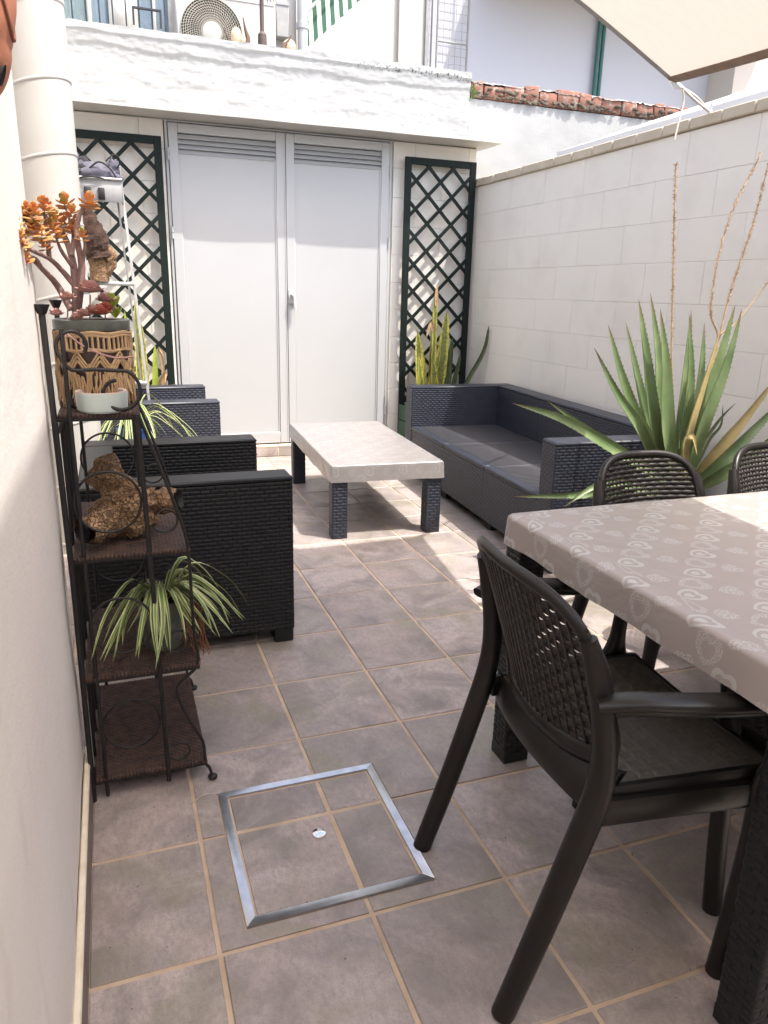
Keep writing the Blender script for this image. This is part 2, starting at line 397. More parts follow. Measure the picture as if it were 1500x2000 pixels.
simple('moss', (.10, .20, .04), None, .9, 30)
t = NT('glass'); t.out((.75, .85, .9), .05); t.b.inputs['Transmission Weight'].default_value = .85; t.b.inputs['IOR'].default_value = 1.1
t = NT('awning'); u = t.coord('UV'); sp = t.n('SeparateXYZ'); t.l(u, sp.inputs[0])
t.out(t.mix(t.math('LESS_THAN', t.math('FRACT', t.math('MULTIPLY', sp.outputs[0], 10.0)), .5), (.60, .62, .55), (.03, .10, .06)), .85)

# ================================================================== setting
LX, RX, BY = -.255, 2.67, 4.50          # left wall face, right wall face, shed front face
o = MB().add([(-40,-40,-.06),(40,-40,-.06),(40,40,-.06),(-40,40,-.06)], [(0,1,2,3)]).build('ground', 'earth'); o['kind'] = 'structure'
floor = MB().box(-.62, RX+.02, -3.2, BY-.035, -.05, -.0035).build('floor', 'grout'); floor['kind'] = 'structure'
TX, TY, G = .3173, .3333, .0052
HX0, HX1, HY0, HY1 = .060, .481, .046, .488            # access hatch, outer edge
def tile_mesh(x0, x1, y0, y1, cache={}):
    k = (round(x1-x0, 3), round(y1-y0, 3))
    if k not in cache:
        a, b = k; cache[k] = MB().box(-a/2, a/2, -b/2, b/2, -.009, 0, .0022).mesh('tile', 'floor_tile', 25)
    return cache[k]
def put_tile(x0, x1, y0, y1, parent, dz=0, off=(0,0,0)):
    if x1-x0 < .012 or y1-y0 < .012: return
    j = random.uniform(-.0006, .0006)
    link('tile', tile_mesh(x0, x1, y0, y1), parent, ((x0+x1)/2-off[0], (y0+y1)/2-off[1], dz+j-off[2]),
         (random.uniform(-.0016, .0016), random.uniform(-.0016, .0016), 0))
hatch_cells = []
def notch_tile(x0, x1, y0, y1, hole, parent):
    xs = sorted(set([x0, x1]+[h for h in hole[:2] if x0 < h < x1])); ys = sorted(set([y0, y1]+[h for h in hole[2:] if y0 < h < y1])); b = MB(); solid = {}
    for i in range(len(xs)-1):
        for j in range(len(ys)-1):
            cx_, cy_ = (xs[i]+xs[i+1])/2, (ys[j]+ys[j+1])/2; solid[i, j] = not (hole[0] < cx_ < hole[1] and hole[2] < cy_ < hole[3])
    for (i, j), ok in solid.items():
        if not ok: continue
        A, B, C2, D2 = (xs[i], ys[j]), (xs[i+1], ys[j]), (xs[i+1], ys[j+1]), (xs[i], ys[j+1])
        b.add([(*q, 0) for q in (A, B, C2, D2)], [(0, 1, 2, 3)])
        for (p, q, nb) in ((A, B, (i, j-1)), (B, C2, (i+1, j)), (C2, D2, (i, j+1)), (D2, A, (i-1, j))):
            if not solid.get(nb, False): b.add([(*p, -.009), (*q, -.009), (*q, 0), (*p, 0)], [(0, 1, 2, 3)])
    b.xf(Matrix.Translation((-x0, -y0, 0))); link('tile', b.mesh('tile', 'floor_tile', 25), parent, (x0, y0, 0))
for i in range(-2, 9):
    for k in range(-7, 14):
        x0, x1, y0, y1 = i*TX+G, (i+1)*TX-G, k*TY+G, (k+1)*TY-G
        lim = -.60 if y0 > .62 else LX+.014
        if i == -1 and y0 < .62 < y1: lim = LX+.014
        x0 = max(x0, lim); x1 = min(x1, RX-.004); y1 = min(y1, BY-.045); y0 = max(y0, -2.2)
        if x1-x0 < .012: continue
        if x1 > HX0-.004 and x0 < HX1+.004 and y1 > HY0-.004 and y0 < HY1+.004:
            notch_tile(x0, x1, y0, y1, (HX0-.004, HX1+.004, HY0-.004, HY1+.004), floor)
            q = .026; hatch_cells.append((max(x0, HX0+q), min(x1, HX1-q), max(y0, HY0+q), min(y1, HY1-q)))
        else: put_tile(x0, x1, y0, y1, floor)
# access hatch
hc = ((HX0+HX1)/2, (HY0+HY1)/2, 0)
ht = thing('access_hatch', 'square metal framed access hatch filled with floor tiles', 'hatch', hc)
MB().box(HX0-hc[0]+.004, HX1-hc[0]-.004, HY0-hc[1]+.004, HY1-hc[1]-.004, -.0033, -.0018).build('grout_bed', 'grout', ht)
for c in hatch_cells: put_tile(*c, ht, 0, hc)
def bar(pts):
    b = MB(); n = len(pts); top = [(x, y, .0032) for x, y in pts]
    cx_, cy_ = sum(p[0] for p in pts)/n, sum(p[1] for p in pts)/n
    ins = [(cx_+(x-cx_)*.985, cy_+(y-cy_)*.985, .0046) for x, y in pts]
    V = [(x, y, -.006) for x, y in pts]+top+ins; F = [tuple(range(2*n, 3*n))]
    for r in (0, 1):
        for i in range(n): F.append((r*n+i, r*n+(i+1) % n, (r+1)*n+(i+1) % n, (r+1)*n+i))
    return b.add(V, F)
a, b_, wd = (HX1-HX0)/2, (HY1-HY0)/2, .021
for pts in ([(-a,-b_),(a,-b_),(a-wd,-b_+wd),(-a+wd,-b_+wd)], [(a,-b_),(a,b_),(a-wd,b_-wd),(a-wd,-b_+wd)],
            [(a,b_),(-a,b_),(-a+wd,b_-wd),(a-wd,b_-wd)], [(-a,b_),(-a,-b_),(-a+wd,-b_+wd),(-a+wd,b_-wd)]):
    bar(pts).build('frame_bar', 'steel', ht)
MB().lathe([(.0, .006), (.010, .0062), (.0165, .004), (.0175, .001), (.0175, -.004)], (.272-hc[0], .266-hc[1], 0), 24).build('lifting_knob', 'chrome', ht)
tag(MB().sweep(bez([(.045,.497,.002),(.02,.492,.004),(.0,.478,.002),(-.02,.474,.002)], 12), .0012, 6).build('loose_wire', 'rope'), 'thin loose wire curling from corner of metal hatch frame', 'wire')
# drain grate under the table
dg = thing('drain_grate', 'small pale floor drain grate under the dining table', 'drain', (1.235, .545, 0))
for i in range(9): MB().box(-.075, .075, -.0745+i*.0175, -.0705+i*.0175, -.002, .0035).build('grate_bar', 'steel', dg)
for i in range(9): MB().box(-.0745+i*.0175, -.0705+i*.0175, -.075, .075, -.002, .0030).build('grate_bar', 'steel', dg)

# left wall, skirting
lw = thing('house_wall', 'smooth cream rendered wall along the left edge with tiled skirting', 'wall', (LX, -1, 0))
def wall_panel(mb, o, ud, vd, nrm, ul, vl, nu, nv, amp, sc_=3.0):
    o, ud, vd, nrm = map(Vector, (o, ud, vd, nrm))
    return mb.grid(lambda u, v: o+ud*u+vd*v+nrm*(amp*noise.noise((o+ud*u+vd*v)*sc_)), [ul*i/nu for i in range(nu+1)], [vl*i/nv for i in range(nv+1)])
b = MB(); wall_panel(b, (0,-2.2,0), (0,1,0), (0,0,1), (1,0,0), 3.82, 3.4, 60, 60, .006)
wall_panel(b, (0,1.62,0), (-1,0,0), (0,0,1), (0,1,0), .4, 3.4, 6, 40, .004)
b.build('render', 'plaster', lw)
b = MB(); wall_panel(b, (2.95,-1.32,0), (-1,0,0), (0,0,1), (0,1,0), 3.2, 2.2, 20, 20, .006); b.build('added_rear_wall', 'plaster', lw)  # unseen wall behind the camera, added to darken the near floor
for i in range(-6, 2):
    y0 = i*TY; y1 = min((i+1)*TY-.002, .645)
    MB().box(.0, .013, y0+1.002, y1+1, 0, .105, .0015).build('skirting_tile', 'pink_tile', lw)
MB().box(.0, .0145, -1.2, 1.642, .1055, .114, .003).build('skirting_edge', 'cream_edge', lw)
rw = thing('recess_wall', 'shaded cream side wall set back behind the round white duct', 'wall', (-.60, .62, 0))
b = MB(); wall_panel(b, (0,0,0), (0,1,0), (0,0,1), (1,0,0), 4.2, 3.4, 40, 40, .006); b.build('render', 'plaster', rw)

# right block wall
bw = thing('block_wall', 'long cream painted concrete block wall behind the sofa', 'wall', (RX, 0, 0))
MB().box(-.0005, .2, -2.2, BY+.08, 0, 2.056).build('wall_core', 'block_paint', bw)
bm_cache = {}
def block(L, H):
    k = (round(L, 3), round(H, 3))
    if k not in bm_cache: bm_cache[k] = MB().box(-.004, .03, -L/2, L/2, -H/2, H/2, .0016).mesh('block', 'block_paint', 25)
    return bm_cache[k]
BL, BH = .445, .2055
for r in range(10):
    y = -2.2 - (.5*BL if r % 2 else 0) + .09
    while y < BY+.06:
        a, e = max(y, -2.2), min(y+BL, BY+.06)
        if e-a > .03: link('block', block(e-a-.0016, BH-.0016), bw, (random.uniform(0, .0005), (a+e)/2, (r+.5)*BH))
        y += BL
y = -2.2; k = 0
while y < BY+.1:
    L = .205+.012*math.sin(k*2.3); L = min(L, BY+.12-y)
    b = MB().box(-.022, .23, -L/2+.0012, L/2-.0012, 0, .052, .005)
    b.build('coping_stone', 'coping_stone', bw, loc=(random.uniform(-.003, .003), y+L/2, 2.0575+random.uniform(-.0015, .0015))); y += L; k += 1

# ------------------------------------------------------------------ shed
sh = thing('shed', 'white painted block shed with double metal doors under a thin eave', 'shed', (1.1, BY, 0))
ox, oy = 1.1, BY
def S(b): return b.xf(Matrix.Translation((-ox, -oy, 0)))
S(MB().box(-.62, .33, BY+.012, BY+.10, 0, 2.335)).build('wall_core', 'block_paint', sh)
S(MB().box(1.975, RX+.0, BY+.012, BY+.10, 0, 2.335)).build('wall_core', 'block_paint', sh)
S(MB().box(.3305, 1.9745, BY+.03, BY+.1, 0, 2.335)).build('wall_core', 'dark_inside', sh)
bm2 = {}
for (xa, xb) in ((-.62, .325), (1.98, RX-.004)):
    for r in range(11):
        z0 = .095+r*BH; z1 = min(z0+BH, 2.33)
        x = xa - (.5*BL if r % 2 else 0) - (.1 if xa < 0 else .27)
        while x < xb:
            a, e = max(x, xa), min(x+BL, xb)
            if e-a > .03:
                k = (round(e-a, 3), round(z1-z0, 3))
                if k not in bm2: bm2[k] = MB().box(-(e-a)/2+.0008, (e-a)/2-.0008, -.004, .03, -(z1-z0)/2+.0008, (z1-z0)/2-.0008, .0016).mesh('block', 'block_paint', 25)
                link('block', bm2[k], sh, ((a+e)/2-ox, 0, (z0+z1)/2))
            x += BL
# plinth tiles
x = -.6; i = 0
while x < RX-.02:
    L = min(.3333, RX-.006-x)
    S(MB().box(x+.003, x+L-.003, BY-.034, BY-.0045, 0.0, .072, .002)).build('plinth_tile', 'floor_tile', sh)
    S(MB().box(x+.001, x+L-.001, BY-.036, BY+.011, .073, .0915, .003)).build('plinth_edge', 'cream_edge', sh)
    x += L
S(MB().box(-.62, RX-.003, BY-.031, BY-.005, 0, .0725)).build('plinth_bed', 'grout', sh)
# doors
FT = 2.333
fr = S(MB().box(.334, .352, BY-.012, BY+.03, .092, FT, .002).box(1.948, 1.966, BY-.012, BY+.03, .092, FT, .002).box(.3525, 1.9475, BY-.012, BY+.03, FT-.012, FT, .002))
fr.build('door_frame', 'white_metal', sh)
for side, (xa, xb) in enumerate(((.356, 1.149), (1.157, 1.944))):
    zb, zt, st = .103, FT-.018, .062
    d = S(MB().box(xa, xa+st, BY-.022, BY+.018, zb, zt, .003).box(xb-st, xb, BY-.022, BY+.018, zb, zt, .003)
          .box(xa+st+.0005, xb-st-.0005, BY-.0215, BY+.018, zt-.058, zt, .003).box(xa+st+.0005, xb-st-.0005, BY-.0215, BY+.018, zb, zb+.085, .003)).build('door', 'white_metal', sh)
    S(MB().box(xa+st-.004, xb-st+.004, BY-.009, BY+.008, zb+.08, zt-.182, .0015)).build('panel', 'white_metal', d)
    S(MB().box(xa+st+.0006, xa+st+.010, BY-.015, BY-.0092, zb+.0855, zt-.19).box(xb-st-.010, xb-st-.0006, BY-.015, BY-.0092, zb+.0855, zt-.19)).build('bead', 'white_metal', d)
    for k in range(4):
        z0 = zt-.062-.031*(k+1)
        V = [(x, y, z) for x in (xa+st, xb-st) for (y, z) in ((BY-.017, z0), (BY-.0155, z0-.002), (BY+.008, z0+.028), (BY+.0065, z0+.030))]
        S(MB().add(V, [(0,1,5,4),(1,2,6,5),(2,3,7,6),(3,0,4,7),(0,3,2,1),(4,5,6,7)])).build('louvre_slat', 'white_metal', d)
    hx = xa-.006 if side == 0 else xb+.006
    for z in (2.08, 1.58, .30):
        S(MB().lathe([(.0, 0), (.0075, .001), (.0075, .035), (.0, .036)], (hx, BY-.027, z), 10).lathe([(.0, .040), (.0075, .041), (.0075, .079), (.0, .08)], (hx, BY-.027, z), 10)
          ).build('hinge', 'white_metal', d)
    if side == 0: S(MB().box(1.1445, 1.152, BY-.026, BY-.023, zb, zt)).build('cover_strip', 'white_metal', d)
    else:
        hd = S(MB().box(1.160, 1.212, BY-.040, BY-.0225, 1.155, 1.26, .006)).build('lock_plate', 'white_metal', d)
        S(MB().sweep(bez([(1.190, BY-.036, 1.222), (1.190, BY-.062, 1.220), (1.199, BY-.066, 1.20), (1.205, BY-.064, 1.11)], 14), (.014, .010), 10)).build('handle', 'white_metal', hd)
        S(MB().lathe([(.0, 0), (.006, .0), (.006, .004)], (0, 0, 0), 12).xf(Matrix.Translation((1.176, BY-.037, 1.19)) @ Matrix.Rotation(PI/2, 4, 'X'))).build('keyhole', 'black', hd)
# eave
b = MB(); 
def eave(u, v):
    x = -.62+u*3.36; return x
us = [i/24 for i in range(25)]
for zz, fl in ((2.334, 0), (2.352, 1)):
    b.grid(lambda u, v: (-.62+u*3.36-ox, 4.225+v*.375-oy+.004*noise.noise((u*9, v, zz))*(1-v), zz+.005*noise.noise((u*5, 3.1, 0))+.004*v), us, [0, .5, 1])
n = len(us)
e = len(b.V)//2
b.F += [(i, i+1, e+i+1, e+i) for i in range(n-1)] + [(0, e, e+n, n), (n, e+n, e+2*n, 2*n)] + [(n-1, 2*n-1, e+2*n-1, e+n-1), (2*n-1, 3*n-1, e+3*n-1, e+2*n-1)]
b.build('eave', 'white_duct', sh, fixn=True)

# parapet above
pw = thing('parapet_wall', 'thick lumpy whitewashed parapet above the shed doors', 'wall', (1.0, 4.62, 2.355))
def lump(x, z, top):
    q = Vector((x*2.2, 0, z*7)); edge = top-.135+.03*noise.noise((x*3, 1.7, 0))+.015*noise.noise((x*11, 4, 0)); e2 = top-.055+.012*noise.noise((x*4, 8, 0))
    h = .006*noise.fractal(q*1.3, .8, 2, 5)+.003*noise.noise((x*30, z*30, 0))+.0015*noise.noise((x*80, z*80, 3))
    h += .009*min(1, max(0, (z-edge)/.02)) + .010*min(1, max(0, (z-e2)/.012))
    return h
def rough_wall(x0, x1, z0, top, nu, nv, lumpy, yb):
    b = MB()
    zs = [z0+(top-z0)*i/nv for i in range(nv+1)]; xs = [x0+(x1-x0)*i/nu for i in range(nu+1)]
    tp = lambda x: top+.008*noise.noise((x*3, 0, 5))+.004*noise.noise((x*14, 0, 5))
    b.grid(lambda x, z: (x-1.0, -(lump(x, z, top) if lumpy else .004*noise.fractal(Vector((x*5, 2, z*5)), 1, 2, 3)), (z if z < top else tp(x))-2.355), xs, zs)
    b.grid(lambda x, v: (x-1.0, -(lump(x, top, top) if lumpy else .004*noise.fractal(Vector((x*5, 2, top*5)), 1, 2, 3)) + v*(yb), tp(x)-2.355+(.012*math.sin(v*PI) if lumpy else 0)), xs, [0, .1, .5, 1])
    b.grid(lambda y, z: (x1-1.0, y*yb, z-2.355), [0, 1], [z0, top])
    return b
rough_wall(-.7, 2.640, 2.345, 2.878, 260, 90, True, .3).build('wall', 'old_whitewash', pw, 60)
sw = thing('boundary_wall', 'white rendered wall right of the shed topped by broken red bricks', 'wall', (1.0, 4.66, 2.355))
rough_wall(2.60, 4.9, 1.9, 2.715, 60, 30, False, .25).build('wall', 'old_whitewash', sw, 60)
x = 2.66; k = 0
while x < 4.75:
    L = random.uniform(.10, .22); H = .118+random.uniform(-.012, .012)-.012*(k % 3 == 1)
    b = MB(); b.grid(lambda u, v: (0, 0, 0), [0], [0]); b = MB().box(-L/2+.004, L/2-.004, -.012+random.uniform(-.006, .006), .12, 0, H, .006)
    for i, v in enumerate(b.V):
        q = noise.noise_vector((v[0]*30+k*7, v[1]*30, v[2]*30)); b.V[i] = (v[0]+q.x*.006, v[1]+q.y*.006, v[2]+(q.z*.012 if v[2] > .05 else 0))
    b.build('brick', 'brick', sw, 60, loc=(x+L/2-1.0, 0, 2.722-2.355)); 
    x += L; k += 1
b = MB()
for i in range(130):
    x = 2.66+random.random()**.8*2.05; z = random.choice((0, 0, .01, .02, .05)) + random.random()*.02
    s_ = random.uniform(.006, .022); b.ball((x-1.0, -.014-random.random()*.012, 2.725-2.355+z), (s_*1.5, s_*.6, s_*.7), 6, 4, lambda d: 1+.4*noise.noise(d*3+Vector((x, z, 0))))
o = b.build('crumbled_mortar', 'brick_dirt', sw); o['kind'] = 'stuff'
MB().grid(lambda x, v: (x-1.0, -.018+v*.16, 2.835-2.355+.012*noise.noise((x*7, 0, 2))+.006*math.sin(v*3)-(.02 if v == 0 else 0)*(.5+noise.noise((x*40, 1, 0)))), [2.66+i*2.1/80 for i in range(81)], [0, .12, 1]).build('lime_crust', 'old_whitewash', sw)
b = MB()
for i in range(22):
    p = Vector((2.665-1+random.gauss(0, .012), -.02, 2.735-2.355+random.gauss(.01, .02))); d = Vector((random.gauss(0, 1), -abs(random.gauss(0, .6)), abs(random.gauss(.6, .5)))).normalized()*.03
    sdv = d.cross(Vector((0,1,0))).normalized()*.005; b.add([p-sdv, p+d*.5+sdv*1.3, p+d, p+d*.5-sdv*1.3], [(0,1,2,3)])
tag(b.xf(Matrix.Translation((1.0, 4.64, 2.355))).build('wall_weed', 'moss'), 'tiny green weed sprouting where bricks meet the parapet', 'plant')

# neighbour's sheet roof
b = MB(); b.box(2.90, 5.0, -2.0, 3.72, 0, .03)
for i, v in enumerate(b.V): b.V[i] = (v[0], v[1]-(.0 if v[1] > 0 else 0), v[2]+2.185+.345*(v[0]-2.90))
tag(b.build('neighbour_roof', 'white_sheet'), 'sloping white sheet roof rising beyond the block wall coping', 'roof')
tag(MB().box(2.95, 5.5, -1.9, 3.9, 0, 2.13).build('neighbour_store', 'pale_wall'), 'low white store under the sloping sheet roof beyond the wall', 'building')

# white duct at the left
dc = thing('round_duct', 'fat round white duct with raised seams beside the left wall', 'duct', (-.315, 2.62, 0))
prof = [(.128, 0), (.128, 3.5)]
MB().lathe([(.127, i*.1) for i in range(36)], (0,0,0), 40).build('duct_body', 'white_duct', dc)
for z in [.06+i*.285 for i in range(13)]:
    b = MB(); ring = [(.1275*math.cos(a), .1275*math.sin(a), z+.030*math.cos(a+.35)) for a in [2*PI*k/40 for k in range(40)]]
    b.sweep(ring, (.0035, .007), 8, up=(0,0,1), closed=True); b.build('seam', 'white_duct', dc)
gp = thing('slim_pipe', 'slim grey pipe running up between wall corner and round duct', 'pipe', (-.465, 2.2, 0))
MB().lathe([(.026, i*.35) for i in range(10)], n=16).build('tube', 'grey_paint', gp)
MB().lathe([(.0262, 0), (.031, .003), (.031, .05), (.0262, .053)], (0,0,1.5), 16).build('collar', 'grey_paint', gp)

# ================================================================== trellises with planter boxes
def trellis(label, loc, W, H, boxd, cat='trellis'):
    t = thing('trellis_planter', label, cat, loc)
    fw = .05
    for (a, b_, c, d) in ((0, fw, .0, H), (W-fw, W, 0, H)): MB().box(a, b_, 0, .022, c, d, .002).build('upright', 'trellis_green', t)
    MB().box(fw+.0005, W-fw-.0005, .0005, .0215, H-fw, H, .002).build('top_rail', 'trellis_green', t)
    MB().box(fw+.0005, W-fw-.0005, .0005, .0215, .40, .40+fw, .002).build('bottom_rail', 'trellis_green', t)
    x0, x1, z0, z1 = fw*.6, W-fw*.6, .43, H-fw*.6
    sp = .2
    for dr in (1, -1):
        c = -4
        lo = (z0 - x1) if dr == 1 else (z0 + x0); hi = (z1 - x0) if dr == 1 else (z1 + x1)
        c = lo + sp*.5
        while c < hi:
            pts = []
            for x in (x0, x1):
                z = dr*x + c
                if z0 <= z <= z1: pts.append((x, z))
            for z in (z0, z1):
                x = (z-c)/dr
                if x0 < x < x1: pts.append((x, z))
            pts = sorted(set((round(a, 4), round(b_, 4)) for a, b_ in pts))
            if len(pts) >= 2 and (Vector(pts[0])-Vector(pts[-1])).length > .05:
                (xa, za), (xb, zb) = pts[0], pts[-1]; y = .006 if dr == 1 else .0145
                d = Vector((xb-xa, 0, zb-za)).normalized(); nn = Vector((-d.z, 0, d.x))*.0125; hy = Vector((0, .0042, 0))
                A, B = Vector((xa, y, za)), Vector((xb, y, zb))
                V = [A-nn-hy, A+nn-hy, A+nn+hy, A-nn+hy, B-nn-hy, B+nn-hy, B+nn+hy, B-nn+hy]
                MB().add(V, [(0,1,2,3),(7,6,5,4),(0,4,5,1),(1,5,6,2),(2,6,7,3),(3,7,4,0)]).build('lath', 'trellis_green', t)
            c += sp
    # planter box of boards, in front
    for k in range(3):
        z = .03+k*.12
        MB().box(-.002, W+.002, -boxd, -boxd+.018, z, z+.116, .004).build('front_board', 'planter_green', t)
        MB().box(-.002, .016, -boxd+.0185, -.001, z, z+.116, .004).build('side_board', 'planter_green', t)
        MB().box(W-.016, W+.002, -boxd+.0185, -.001, z, z+.116, .004).build('side_board', 'planter_green', t)
    MB().box(.017, W-.017, -boxd+.02, -.002, .28, .35).build('soil', 'soil', t)
    for x in (.01, W-.04):
        for y in (-boxd+.02, -.035): MB().box(x, x+.03, y, y+.03, 0, .03).build('foot', 'planter_green', t)
    return t
trellis('tall dark green lattice trellis with planter right of the shed doors', (2.052, 4.425, 0), .585, 2.225, .27)
trellis('tall dark green lattice trellis partly hidden behind duct and ladder', (-.285, 4.425, 0), .59, 2.215, .27)

# ------------------------------------------------------------------ leaves
def blade(pts, wid, fold=.25, up=(0,0,1), n=14, thick=0, mat='spider_leaf', name='leaf', parent=None, prof=None, twist=0):
    P = bez(pts, n); N = len(P); b = MB(); prof = prof or (lambda s: (min(1, s*6+.45))*(1-s**2.2)**.75)
    upv = Vector(up); rows = []
    for i, p in enumerate(P):
        t_ = (P[min(i+1, N-1)]-P[max(i-1, 0)]).normalized(); s_ = i/(N-1)
        side = t_.cross(upv)
        if side.length < 1e-4: side = t_.orthogonal()
        side.normalize(); nr = side.cross(t_)
        if twist: side = Matrix.Rotation(twist*s_, 3, t_) @ side; nr = Matrix.Rotation(twist*s_, 3, t_) @ nr
        wv = wid*prof(s_)
        row = [p-side*wv+nr*wv*fold, p-side*wv*.5+nr*wv*fold*.3, p, p+side*wv*.5+nr*wv*fold*.3, p+side*wv+nr*wv*fold]
        if thick: row += [p+side*wv*.55-nr*thick*prof(s_)*.9, p-nr*thick*prof(s_)*1.3, p-side*wv*.55-nr*thick*prof(s_)*.9]
        rows.append(row)
    m_ = len(rows[0]); us = [0, .25, .5, .75, 1, .75, .5, .25][:m_]
    V = [q for r in rows for q in r]; UV = [(u, i/(N-1)) for i in range(N) for u in us]; F = []
    for i in range(N-1):
        for k in range(m_ if thick else m_-1):
            l_ = (k+1) % m_; F.append((i*m_+k, i*m_+l_, (i+1)*m_+l_, (i+1)*m_+k))
    b.add(V, F, UV)
    if name == 'leaf' and mat == 'agave_leaf':
        for i in range(1, N-2):
            for k in (0, 4):
                for f_ in (.1, .6):
                    p0 = Vector(rows[i][k]).lerp(Vector(rows[i+1][k]), f_); p1 = Vector(rows[i][k]).lerp(Vector(rows[i+1][k]), f_+.22); c_ = (p0+p1)/2; ov = (c_-Vector(rows[i][2])).normalized()
                    b.add([p0, p1, c_+ov*.0045+(p1-p0)*.5], [(0, 1, 2)], [(0, .95)]*3)
    if parent is not None and parent.location.length: b.xf(Matrix.Translation(-parent.location))
    return b.build(name, mat, parent, 70)

# snake plants
sp1 = thing('snake_plant', 'yellow edged snake plant standing in the right trellis planter', 'plant', (2.30, 4.27, .35))
for (bx, by, tx, ty, tz, wd, mt) in ((2.17,4.25,2.11,4.22,.98,.030,'snake_leaf'),(2.20,4.30,2.17,4.33,.92,.028,'snake_leaf'),(2.24,4.25,2.235,4.22,1.22,.032,'snake_leaf'),(2.29,4.28,2.25,4.30,1.05,.03,'snake_leaf'),
    (2.30,4.23,2.335,4.19,1.13,.036,'snake_leaf'),(2.33,4.30,2.37,4.33,1.00,.03,'snake_leaf'),(2.36,4.26,2.40,4.25,.86,.028,'snake_dark'),(2.22,4.22,2.29,4.17,.86,.03,'snake_leaf'),(2.15,4.22,2.10,4.16,.80,.024,'snake_leaf'),
    (2.39,4.30,2.46,4.33,.92,.026,'snake_dark'),(2.42,4.25,2.48,4.22,.80,.026,'snake_dark'),(2.27,4.20,2.22,4.15,.76,.028,'snake_leaf'),(2.34,4.21,2.37,4.16,.74,.026,'snake_dark')):
    mid = ((bx*.6+tx*.4)+random.gauss(0, .008), (by+ty)/2, .33+(tz-.33)*.5)
    blade([(bx,by,.33), mid, (tx,ty,tz)], wd*1.25, .3, (random.gauss(0,.5), -1, 0), mat=mt, parent=sp1, thick=.003, prof=lambda s: (.6+.4*min(1, s*4))*(1-s**4)**.6, twist=random.uniform(-.8,.8))
blade([(2.40,4.20,.34), (2.52,4.13,.62), (2.62,4.10,.83), (2.735-.09,4.08,1.03)], .019, .5, (0,-1,.3), mat='snake_dark', parent=sp1, thick=.004, prof=lambda s: (.7+.3*min(1, s*4))*(1-s**5)**.6)
blade([(2.245,4.22,.33), (2.24,4.20,.80), (2.235,4.19,1.20), (2.245,4.19,1.30)], .022, .5, (0,-1,0), mat='snake_leaf', parent=sp1, thick=.003)
blade([(2.243,4.185,1.16), (2.236,4.18,1.25), (2.240,4.18,1.33)], .016, .3, (0,-1,0), mat='dry_leaf', parent=sp1, name='dry_tip')
blade([(2.225,4.185,.97), (2.20,4.17,1.04), (2.175,4.17,.99), (2.165,4.17,.93)], .014, .3, (0,-1,0), mat='dry_leaf', parent=sp1, name='dry_tip')
sp2 = thing('snake_plant', 'sparse yellow green snake plant behind the aluminium ladder', 'plant', (.10, 4.27, .35))
for (bx, tx, tz, mt) in ((.02,-.01,1.10,'lime_leaf'),(.05,.06,1.18,'snake_leaf'),(.10,.09,1.02,'snake_leaf'),(.14,.17,.88,'lime_leaf'),(-.05,-.08,.95,'snake_leaf'),(-.12,-.15,1.05,'snake_leaf')):
    blade([(bx,4.25,.33), ((bx+tx)/2,4.23,.33+(tz-.33)*.5), (tx,4.21,tz)], .022, .3, (.2,-1,0), mat=mt, parent=sp2, thick=.003, prof=lambda s: (.6+.4*min(1, s*4))*(1-s**4)**.6)
for pts in ([(.20,4.2,.34),(.21,4.15,.72),(.19,4.12,.86),(.22,4.1,.80)], [(.18,4.2,.34),(.20,4.1,.55),(.27,4.05,.62),(.31,4.02,.585)], [(.16,4.2,.34),(.17,4.1,.60),(.22,4.06,.70),(.21,4.04,.63)]):
    blade(pts, .012, .3, (0,-1,.2), mat='dry_leaf', parent=sp2, name='dry_leaf')

# ================================================================== rattan lounge set
def armchair(label, loc, W=.81, D=.70, rz=0, mt='wicker_dark_shaded', group='rattan armchairs along the left side'):
    t = thing('rattan_armchair', label, 'armchair', loc, rz, group)       # faces +x, base centre at origin
    x0, x1, y0, y1, A = -D/2, D/2, -W/2, W/2, .115; H = .635
    for a, b_ in ((y0, y0+A), (y1-A, y1)):
        MB().wbox(x0, x1, a, b_, .055, H-.018, 'xXyY').build('arm', mt, t)
        MB().box(x0-.003, x1+.003, a-.003, b_+.003, H-.0178, H, .006).build('arm_cap', mt, t)
        for xa in (x0+.001, x1-.071):
            MB().box(xa, xa+.07, a+.004, b_-.004, .0, .0549, .004).build('foot', mt, t)
    MB().wbox(x0, x0+.11, y0+A+.001, y1-A-.001, .055, H-.02, 'xX').build('backrest', mt, t)
    MB().box(x0-.002, x0+.112, y0+A+.0035, y1-A-.0035, H-.0198, H-.001, .006).build('back_cap', mt, t)
    MB().wbox(x0+.111, x1-.01, y0+A+.001, y1-A-.001, .055, .325, 'X').build('seat_base', mt, t)
    MB().box(x0+.1115, x1-.006, y0+A+.0015, y1-A-.0015, .3255, .352, .007).build('seat', 'seat_plastic', t)
    return t
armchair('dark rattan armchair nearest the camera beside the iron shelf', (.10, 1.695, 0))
armchair('far rattan armchair on the left in front of the ladder', (.10, 3.545, 0), mt='wicker_blue_lit')

